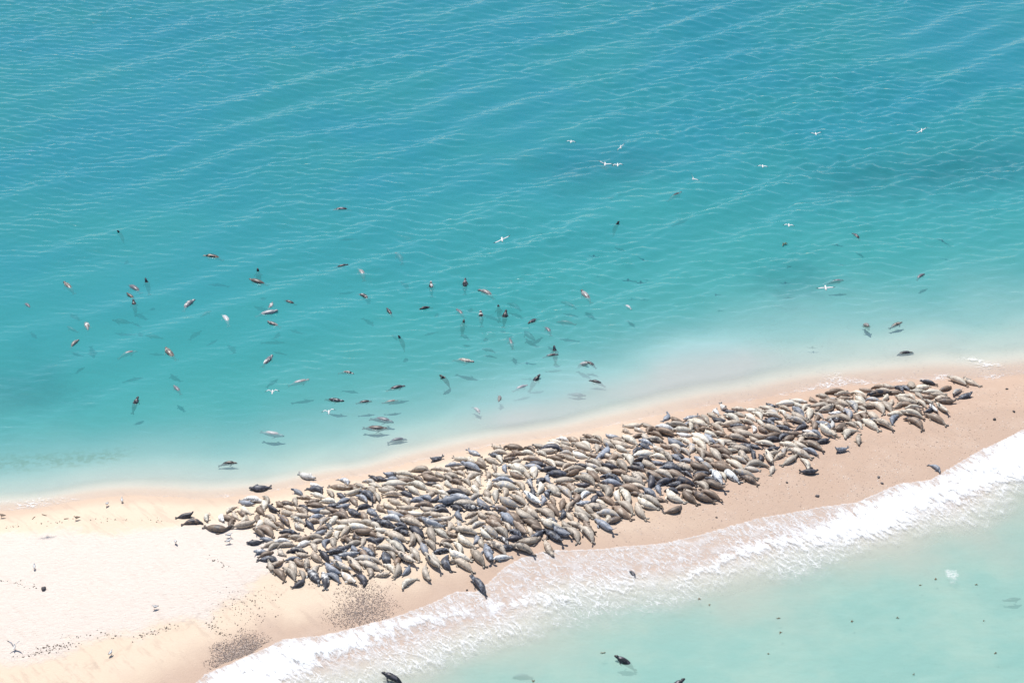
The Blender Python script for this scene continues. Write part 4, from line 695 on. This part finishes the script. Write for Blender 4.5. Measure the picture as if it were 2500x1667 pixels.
for k, (px, py, s, col, w) in enumerate([(1995,1211,.3,(.3,.27,.27),'grey stone on wet sand straight above the surf, right of the colony front'), (2145,1165,.26,(.28,.25,.25),'upper of two grey stones on the wet right beach'), (2153,1180,.24,(.26,.23,.23),'lower of two grey stones on the wet right beach'),
    (2428,1024,.28,(.10,.09,.09),'dark stone on the right beach nearest the right picture edge'), (2475,1005,.24,(.12,.10,.1),'small dark stone at the far right of the beach'), (2458,950,.22,(.13,.11,.1),'small dark stone near the lagoon foam at right'), (107,1438,.42,(.07,.07,.08),'dark stone alone on the pale dry sand at left'),
    (1749,1263,.16,(.2,.15,.13),'small brown stone on bare wet sand below the colony'), (1140,1440,.16,(.12,.09,.08),'small dark stone left of the seal by the surf'), (1921,1178,.2,(.24,.2,.18),'small grey brown stone below the two front seals at right')]):
    z = .5
    for _ in range(3): p = at_z(px, py, z); z = max(hz_at(p[0], p[1]), 0)
    V, F = rock(100 + k, 2); o = link_mesh('beach_stone', mesh_from('beach_stone', V * (1.25, .9, .62), F), STONE); o.location = (p[0], p[1], z + s * .18); o.scale = (s, s, s); o.rotation_euler = (0, 0, k * 1.3); o.color = (*col, 1); tag(o, w, 'stone', 'single stones on the beach')
WOOD = plain('driftwood', (.16, .12, .09)); KELP = plain('floating_kelp', (.20, .115, .035), .4); KELPG = plain('green_weed', (.06, .10, .05), .4)
for x0, y0, x1, y1, w in ((78,1263,85,1255,'short dark stick on damp sand by the lagoon, left one'), (101,1249,113,1254,'dark driftwood stick on wet sand by the lagoon, right one'), (156,1267,167,1266,'flat dark twig beside the brown gull on damp sand')):
    a = at_z(x0, y0, .5); b = at_z(x1, y1, .5); m = MB(); pts = [a + (b - a) * t for t in (0, .25, .5, .75, 1)]
    m.loft([((p[0] + .03 * math.sin(i * 2), p[1], max(hz_at(p[0], p[1]), 0) + .03), r, r, ((0, 1, 0), (0, 0, 1))) for i, (p, r) in enumerate(zip(pts, (.02, .035, .035, .03, .012)))], 6, 0)
    tag(link_mesh('driftwood_stick', m.build('stick', (WOOD,))), w, 'driftwood', 'sticks on the sand')
def weed(px, py, size, mat, seed, w):
    p = at_z(px, py, .02); r = random.Random(seed); m = MB()
    for k in range(7):
        a = r.uniform(0, 6.28); L = size * r.uniform(.4, 1); c = np.array([r.uniform(-.2, .2) * size, r.uniform(-.2, .2) * size, .0]); d = np.array([math.cos(a), math.sin(a), 0]); s = np.array([-d[1], d[0], 0]); bnd = r.uniform(-.3, .3)
        m.loft([(c + d * L * t + s * bnd * L * t * t + np.array([0, 0, .03 * math.sin(t * 5 + k) + .025]), wd * size, .012, (s, (0, 0, 1))) for t, wd in ((0, .05), (.3, .11), (.6, .13), (.85, .08), (1, .02))], 6, 0)
    o = link_mesh('floating_seaweed', m.build('weed', (mat,))); o.location = p; tag(o, w, 'seaweed', 'floating seaweed')
weed(1474, 411, .75, KELPG, 1, 'dark green weed clump floating under a pair of gulls'); weed(1497, 404, .4, KELPG, 2, 'green weed wisp just right of the clump under the gulls'); weed(1913, 596, .5, KELPG, 3, 'green weed wisp under the bent winged gull on the right')
K = 1 / 2.351
for i, (x, y, s, w) in enumerate([(1138,970,.42,'orange brown weed left of the white splash'),(1050,1007,.3,'smaller brown weed left of and below the splash'),(1373,1003,.36,'brown weed right of the white splash'),(920,1193,.38,'brown weed below the faint foam trail, right of centre'),(238,1198,.4,'dark brown weed in a row of drifting scraps, lower right water'),(655,1215,.42,'loose branching weed on the pale green water'),(248,1277,.4,'upright brown weed below the dark scrap'),(1480,1395,.34,'dark weed scrap near the right picture edge'),(1013,1518,.3,'brown weed scrap lowest in the picture at right'),(1415,1210,.22,'tiny weed speck right of the lower foam trail'),(180,1400,.26,'pale weed scrap in the lowest water, left of centre right')]): weed(1800 + x * K, 1000 + y * K, s * .45, KELP, 10 + i, w)
K = 800 / 2352
for i, (x, y, s, w) in enumerate([(803,1304,.45,'golden weed just above the dark head in the surf water'),(1563,960,.3,'small brown weed below the surf lace, centre right'),(1493,915,.4,'amber weed at the edge of the foam lace'),(300,1505,.36,'brown weed at the picture bottom, centre')]): weed(1200 + x * K, 1150 + y * K, s * .45, KELP, 40 + i, w)
